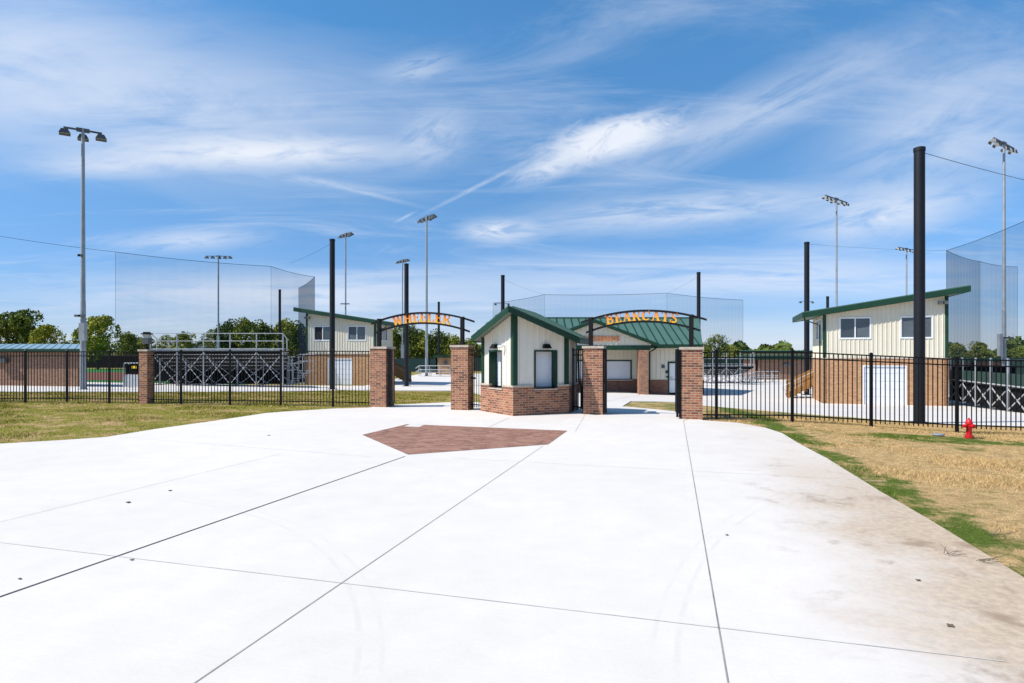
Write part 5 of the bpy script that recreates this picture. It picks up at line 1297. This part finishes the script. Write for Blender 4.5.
def blob(cx, cy, sx, sy, rot, amp, nsc=(1.2, 3.5), thr=(.35, .75), det=5, edge=1.0, seed=0., dist=.6):
    """cirrus patch centred on the direction that falls at cx, cy of the photo"""
    global cloud
    mp = t.new('ShaderNodeMapping'); mp.vector_type = 'TEXTURE'; t.l.new(vec, mp.inputs[0])
    mp.inputs['Location'].default_value = ((cx-CX)/F, (HY-cy)/F, 0); mp.inputs['Rotation'].default_value = (0, 0, R(rot)); mp.inputs['Scale'].default_value = (sx/F, sy/F, 1)
    ln = t.new('ShaderNodeVectorMath', operation='LENGTH'); t.l.new(mp.outputs[0], ln.inputs[0])
    ms = t.new('ShaderNodeMapping'); t.l.new(mp.outputs[0], ms.inputs[0]); ms.inputs['Scale'].default_value = (nsc[0], nsc[1], 1); ms.inputs['Location'].default_value = (seed, seed*1.7, seed*.3)
    n = t.noise(ms.outputs[0], 1., det, .62, dist)
    # ragged outline
    l2 = t.math('ADD', ln.outputs['Value'], t.math('MULTIPLY', t.math('SUBTRACT', n, .5), 1.1))
    f = t.math('MULTIPLY', t.smooth(l2, 1.0, 1.-edge, 0, 1), t.smooth(n, thr[0], thr[1], .15, 1))
    f = t.math('MULTIPLY', f, amp)
    cloud = f if cloud is None else t.math('ADD', cloud, t.math('MULTIPLY', f, t.math('SUBTRACT', 1., cloud)))
V1 = (.25, .62)
blob(150, 105, 440, 120, -4, .68, (1.5, 1.9), V1, 6, 1., 3.1)
blob(20, 50, 230, 110, 0, .55, (1.1, 1.6), V1, 5, 1., 8.4)
blob(250, 152, 230, 26, 0, 1.0, (3.2, 1.4), (.25, .6), 6, .9, 1.3)
blob(110, 165, 130, 20, 0, .60, (2.2, 1.4), (.3, .65), 5, .9, 5.3)
blob(432, 138, 60, 44, 30, .55, (1.3, 2.8), (.35, .65), 6, 1., 6.3)
blob(420, 68, 70, 26, 12, .42, (1.5, 2.8), (.36, .65), 6, 1., 2.2)
blob(612, 138, 96, 28, 15, 1.1, (2.2, 1.5), (.2, .52), 7, .8, 4.4, 1.1)
blob(548, 168, 62, 20, 20, .8, (1.6, 1.8), (.3, .62), 6, 1., 9.4, .9)
blob(760, 110, 290, 48, 24, .52, (1.7, 1.9), (.3, .65), 6, 1., 2.7)
blob(940, 130, 190, 110, 22, .62, (1.4, 2.6), (.3, .66), 6, 1., 7.7)
blob(690, 210, 270, 30, 5, .80, (2.6, 2.), (.3, .64), 6, 1., 5.9)
blob(500, 231, 62, 18, 0, .95, (1.5, 1.6), (.3, .6), 6, 1., 3.9)
blob(885, 215, 150, 42, 12, .85, (1.9, 2.2), (.3, .64), 6, 1., 6.6)
blob(190, 240, 120, 20, 3, .62, (2.2, 1.8), (.32, .64), 6, 1., 4.9)
blob(300, 296, 480, 44, 0, .80, (3.2, 2.6), (.28, .64), 6, 1., 1.9)
blob(760, 278, 440, 38, 0, .72, (3., 2.6), (.28, .64), 6, 1., 8.9)
blob(512, 356, 1500, 60, 0, .55, (3., 1.), (.0, .45), 4, 1., 2.9)
# vapour trails
blob(478, 186, 90, 3.2, 27, .55, (3.5, .5), (.3, .75), 4, .9, 1.1, .2)
blob(362, 192, 96, 4., -14, .32, (3.5, .6), (.3, .7), 5, .9, 2.1, .4)
blob(330, 184, 130, 8, -8, .35, (4.5, .7), (.3, .7), 5, .9, 3.3, .5)
blob(405, 217, 16, 2.2, 27, .40, (2.5, .5), (.2, .6), 3, .9, 1.7, .2)
# thin cirrus fibres over the whole sky, on a flat layer high above
dz = t.math('ADD', t.math('MAXIMUM', sp.outputs[2], 0.), .12)
lay = t.comb(t.math('DIVIDE', sp.outputs[0], dz), t.math('DIVIDE', sp.outputs[1], dz))
mq = t.new('ShaderNodeMapping'); t.l.new(lay, mq.inputs[0]); mq.inputs['Rotation'].default_value = (0, 0, R(28)); mq.inputs['Scale'].default_value = (.55, 1.9, 1)
fib = t.smooth(t.noise(mq.outputs[0], 1., 7, .66, 1.0), .46, .76, 0, .34)
cloud = t.math('MULTIPLY', cloud, front); cloud = t.math('ADD', cloud, t.math('MULTIPLY', fib, t.math('SUBTRACT', 1., t.math('MINIMUM', cloud, 1.)))); cloud = t.math('MINIMUM', cloud, 1.)
CLOUD = (5.3, 5.65, 6.3); TINT = (.80, .97, 1.14)
air = t.ramp(sp.outputs[2], [(0, (.50, .535, .76)), (.06, (.47, .54, .73)), (.24, (.60, .76, .82)), (.47, (.60, .98, 1.04)), (.8, (.66, 1., 1.04))])
skyc = t.mix(1.0, t.mix(1.0, sky.outputs[0], TINT, 'MULTIPLY'), air, 'MULTIPLY')
colr = t.mix(cloud, skyc, CLOUD)
bg = t.new('ShaderNodeBackground'); t.l.new(colr, bg.inputs[0]); bg.inputs[1].default_value = .115
ow = t.new('ShaderNodeOutputWorld'); t.l.new(bg.outputs[0], ow.inputs[0])
sl_ = bpy.data.lights.new('sun', 'SUN'); sl_.energy = 4.6; sl_.angle = R(.53); sl_.color = (1, .955, .88)
so_ = bpy.data.objects.new('sun', sl_); COL.objects.link(so_)
sd = Vector((AZ.x*math.cos(EL), AZ.y*math.cos(EL), math.sin(EL))); so_.rotation_euler = sd.to_track_quat('Z', 'Y').to_euler()
cam = bpy.data.cameras.new('camera'); co_ = bpy.data.objects.new('camera', cam); COL.objects.link(co_); S.camera = co_
co_.location = (0, 0, CH); co_.rotation_euler = (R(90), 0, 0); cam.sensor_width = 36; cam.lens = F*36/1024; cam.shift_y = (HY-341.5)/1024; cam.clip_end = 8000; cam.clip_start = .05
S.view_settings.view_transform = 'Standard'; S.view_settings.look = 'None'; S.view_settings.gamma = 1; S.view_settings.use_curve_mapping = False; S.view_settings.exposure = .45
W_.cycles.sampling_method = 'MANUAL'; W_.cycles.sample_map_resolution = 128
S.render.engine = 'CYCLES'; S.cycles.max_bounces = 6; S.cycles.transparent_max_bounces = 12
for o in bpy.data.objects:
    if '_w' in o: del o['_w']
